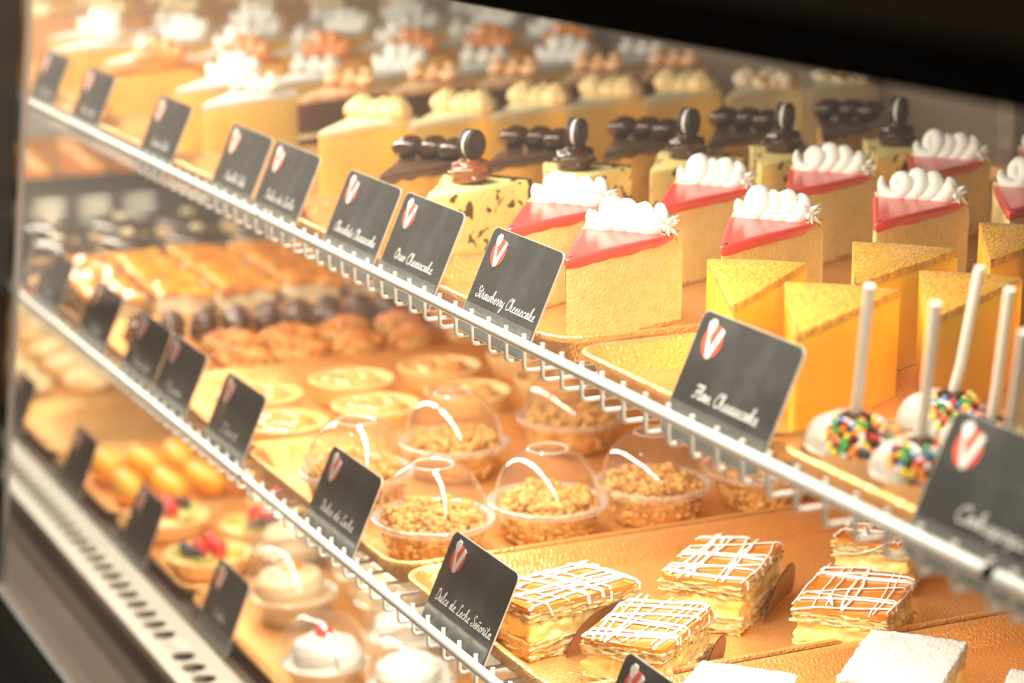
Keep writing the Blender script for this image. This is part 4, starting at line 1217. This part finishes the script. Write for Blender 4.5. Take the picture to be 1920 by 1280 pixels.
def make_bun(seed):
    t = empty('chocolate_glazed_bun')
    b = M(); b.sphere((0, 0, 0.020), 0.036, 24, 12, (1.15, 0.95, 0.55), 0.05, seed); b.build('bun', MT['beige'], t)
    b = M(); b.sphere((0, 0, 0.029), 0.0335, 24, 12, (1.15, 0.95, 0.42), 0.06, seed); b.build('dark_glaze', MT['choc'], t)
    b = M(); rosette(b, (0.002, 0, 0.040), 0.010, 0.008, 1.5); b.build('cream_dot', MT['pale_top'], t)
    return t


P['b1'] = make_bun(1)
for r_ in range(5):
    for c_ in range(2):
        place(P['b1'], 'b1', -2.595 - 0.105 * c_, 0.630 + r_ * 0.086 + 0.02 * c_, ZL, 15 * c_ + r_ * 7, 'dark chocolate glazed bun, %s from the glass in the %s row' % (ORD[r_], ('nearer', 'farther')[c_]), 'bun', 'chocolate glazed buns')


def make_ramekin():
    t = empty('white_ramekin')
    b = M(); b.lathe([(0, 0.0005), (0.020, 0.0005), (0.0225, 0.016), (0.0235, 0.018), (0.0215, 0.018), (0.0195, 0.004), (0, 0.003)], 32); b.build('bowl', MT['plate'], t)
    b = M(); b.lathe([(0.0203, 0.013), (0.012, 0.0145), (0.0005, 0.015)], 24); b.build('cream', MT['pale_top'], t)
    return t


P['r1'] = make_ramekin()
for i in range(8):
    place(P['r1'], 'r1', -2.915 - 0.075 * (i % 2) - 0.0, 0.640 + 0.062 * (i // 2) + 0.02 * (i % 2), ZL, 0, 'small white ramekin on dark tray, %s from the glass in the %s line' % (ORD[i // 2], ('nearer', 'farther')[i % 2]), 'ramekin', 'white ramekins')


def make_roll(seed, name='golden_roll', mtn='lady', L=0.040):
    t = empty(name)
    b = M(); n = 18; pts = []; rad = []
    for k in range(n + 1):
        f = k / n * 2 - 1
        pts.append((f * L, 0.006 * f * f, 0.0182)); rad.append(max(0.002, 0.0165 * math.sqrt(max(0, 1 - abs(f) ** 3.2))) * (1 + 0.05 * cos(k * 2.1)))
    b.tube(pts, rad, 18, star=0.02, lobes=5); b.build('crust', MT[mtn], t)
    b = M()
    for k in range(5):
        f = -0.6 + 0.3 * k
        b.tube([(f * L - .004, -0.011, 0.0165 + 0.0105), (f * L, 0, 0.0165 + 0.0160), (f * L + .004, 0.011, 0.0165 + 0.0110)], 0.0011, 6)
    b.build('sugar_lines', MT['pale_top' if mtn != 'lady' else 'butter'], t)
    return t


P['ro'] = make_roll(1, 'golden_roll', 'honey', 0.044)
for r_ in range(5):
    for c_ in range(3):
        place(P['ro'], 'ro', -3.26 - 0.10 * c_, 0.620 + r_ * 0.078 + 0.01 * c_, ZL, 8 * (r_ % 2) - 4, 'golden roll on the lower shelf, %s from the glass in the %s far row' % (ORD[r_], ('nearest', 'middle', 'last')[c_]), 'pastry', 'far golden rolls')

# ------------------------------------------------------------------ deck level
ZD = Dz + 0.0018
P['lf'] = make_roll(2, 'sponge_finger', 'lady', 0.040)
for r_ in range(6):
    for c_ in range(2):
        place(P['lf'], 'lf', -2.318 - 0.096 * c_ + 0.01 * (r_ % 2), 0.630 + r_ * 0.044, ZD, 6 * ((r_ + c_) % 3) - 6, 'plump yellow sponge finger, %s from the glass in the row %s' % (ORD[r_], ('beside the fruit tarts', 'beside the bare tray')[c_]), 'pastry', 'yellow sponge fingers')


def make_fruit_tart(seed):
    t = empty('fruit_tart'); R = 0.043
    b = M(); b.lathe([(0, 0.0004), (R * 0.72, 0.0004), (R * 0.82, 0.004), (R * 0.98, 0.018), (R, 0.0215), (R * 0.93, 0.022), (R * 0.86, 0.0165), (0, 0.0160)], 64,
                     wob=lambda a, k: 1 + (0.025 * cos(18 * a) if 1 < k < 6 else 0)); b.build('pastry_shell', MT['tart_shell'], t, True, 60)
    b = M(); b.lathe([(R * 0.85, 0.0166), (R * 0.7, 0.0205), (0.0005, 0.0225)], 32); b.build('custard', MT['custard'], t)
    for k in range(3):
        a = k * 2.1 + seed
        b = M(); c = (0.011 * cos(a) + 0.006, 0.011 * sin(a), 0.0285)
        b.sphere(c, 0.0095, 14, 8, (1.0, 0.9, 1.25), 0.08, k + seed); b.build('strawberry', MT['strawberry'], t)
    for k in range(4):
        a = k * 1.57 + 0.5 + seed; b = M()
        cx, cy = 0.024 * cos(a), 0.024 * sin(a)
        b.rings([[(cx + 0.0115 * cos(q * pi / 10), cy + 0.0115 * sin(q * pi / 10), 0.0205 + dz + 0.25 * 0.0115 * cos(q * pi / 10 - a)) for q in range(20)] for dz in (0, 0.0035)]); b.build('kiwi_slice', MT['kiwi'], t)
    for k in range(5):
        a = 3.6 + k * 0.34 + seed; b = M(); b.sphere((0.024 * cos(a), 0.024 * sin(a), 0.0275 + 0.002 * (k % 2)), 0.0052, 12, 7); b.build('blueberry', MT['berry'], t)
    return t


P['ft'] = make_fruit_tart(0.6)
for i, (x, y, lab) in enumerate([(-2.062, 0.640, 'fruit tart with strawberry, kiwi and blueberries at the front edge of its tray'), (-2.128, 0.718, 'fruit tart with strawberry and kiwi behind the front fruit tart'),
                              (-2.192, 0.770, 'fruit tart in the rear row near the sponge fingers'), (-2.196, 0.640, 'fruit tart behind the deck card, beside the sponge fingers'), (-2.100, 0.812, 'fruit tart behind the cream cups'), (-2.194, 0.868, 'rearmost fruit tart on the deck')]):
    place(P['ft'], 'ft', x, y, ZD, i * 77, lab, 'tart', 'fruit tarts')


def make_cream_cup(seed, cherry, mtn):
    t = empty('caramel_cream_cup' if mtn == 'beige_cream' else 'white_cream_cup')
    b = M(); b.lathe([(0, 0.0005), (0.026, 0.0005), (0.0285, 0.003), (0.0365, 0.022), (0.0385, 0.0228), (0.0375, 0.0235), (0.035, 0.022), (0.027, 0.004), (0, 0.003)], 48, wob=lambda a, k: 1 + 0.012 * cos(24 * a)); b.build('paper_cup', MT['plastic_rim'], t, True, 50)
    b = M(); b.lathe([(0.0268, 0.0045), (0.034, 0.021), (0.020, 0.026), (0.0005, 0.027)], 32); rosette(b, (0, 0, 0.018), 0.0350, 0.030, 2.6, 0.0120, 8, 0.12, 24)
    b.build('cream_swirl', MT[mtn], t, True, 80)
    if cherry:
        b = M(); b.sphere((0.001, 0, 0.0500), 0.0078, 16, 9, (1.1, 1, .8)); b.build('cherry', MT['strawberry'], t)
    elif mtn == 'beige_cream':
        b = M(); b.lathe([(0.012, 0.0445), (0.008, 0.0485), (0.0005, 0.0495)], 24); b.build('caramel_centre', MT['caramel'], t)
    b = M(); R = 0.040; b.lathe([(R * cos(radians(a)) ** 0.9, 0.0240 + 0.044 * sin(radians(a))) for a in range(0, 72, 5)], 48, cap1=True); b.build('dome_lid', MT['plastic'], t, True, 80)
    return t


P['cc'] = make_cream_cup(1, True, 'whip'); P['ca'] = make_cream_cup(2, False, 'beige_cream'); P['cw'] = make_cream_cup(3, False, 'whip')
for i, (x, y, k, lab) in enumerate([(-1.737, 0.640, 'cc', 'white cream cup topped with a red cherry, at the front of the deck tray'), (-1.765, 0.730, 'cw', 'white cream cup behind the cherry cup, seen through the lower wires'),
                                (-1.662, 0.690, 'cw', 'white cream cup nearest the near end of the deck'), (-1.683, 0.784, 'cw', 'white cream cup in the rear below the lower shelf wires'),
                                (-1.905, 0.672, 'ca', 'beige cream cup with caramel centre behind the cream card'), (-1.852, 0.758, 'ca', 'beige cream cup behind the two front cream cups'),
                                (-1.932, 0.768, 'ca', 'beige cream cup under the clear dome beside the fruit tarts'), (-1.920, 0.852, 'ca', 'beige cream cup in the third line from the glass'), (-1.830, 0.850, 'ca', 'rear beige cream cup nearest the white ones'),
                                (-2.030, 0.730 - 0.012, 'ca', 'beige cream cup with bright dome beside the front fruit tart')]):
    place(P[k], k, x, y, ZD, i * 35, lab, 'dessert cup', 'cream cups on the deck', 1.12 if k == 'ca' else 1.0)


def make_almond(seed):
    t = empty('almond_pastry')
    b = M(); b.sphere((0, 0, 0.0200), 0.032, 22, 12, (1.2, 0.9, 0.55), 0.2, seed); b.build('pastry_base', MT['palenut'], t)
    b = M(); rnd = random.Random(seed)
    for k in range(16):
        a = k * 2.4; r = 0.026 * math.sqrt((k + .5) / 16)
        b.sphere((r * 1.1 * cos(a), r * 0.85 * sin(a), 0.034 - 0.012 * (r / 0.026) ** 2), 0.0075, 9, 5, (1.2, .8, .5), 0.2, k, rnd.uniform(0, 3))
    b.build('almond_flakes', MT['pale_top'], t)
    return t


P['al'] = make_almond(2)
for r_ in range(4):
    for c_ in range(3):
        place(P['al'], 'al', -2.785 - 0.088 * c_, 0.635 + r_ * 0.076, ZD, 30 * r_ + 20 * c_, 'pale almond pastry on the deck, %s from the glass in the %s row' % (ORD[r_], ('nearest', 'middle', 'farthest')[c_]), 'pastry', 'almond pastries')


def make_berry_cake(seed):
    t = empty('strawberry_cream_tart')
    b = M(); b.lathe([(0, 0.0004), (0.036, 0.0004), (0.042, 0.018), (0.040, 0.022), (0, 0.0225)], 40); b.build('tart_base', MT['tart_shell'], t, True, 60)
    b = M(); rosette(b, (0, 0, 0.019), 0.036, 0.022, 2.0, 0.012); b.build('cream', MT['pale_top'], t)
    b = M(); b.sphere((0, 0, 0.052), 0.0135, 16, 9, (1.1, 1, 1.15), 0.1, seed); b.build('strawberry', MT['strawberry'], t)
    return t


P['bc'] = make_berry_cake(1)
for i in range(6):
    place(P['bc'], 'bc', -3.085 - 0.10 * (i % 2), 0.640 + 0.095 * (i // 2), ZD, 20 * i, 'cream tart with whole strawberry, %s from the glass in the %s row' % (ORD[i // 2], ('nearer', 'farther')[i % 2]), 'tart', 'strawberry cream tarts')
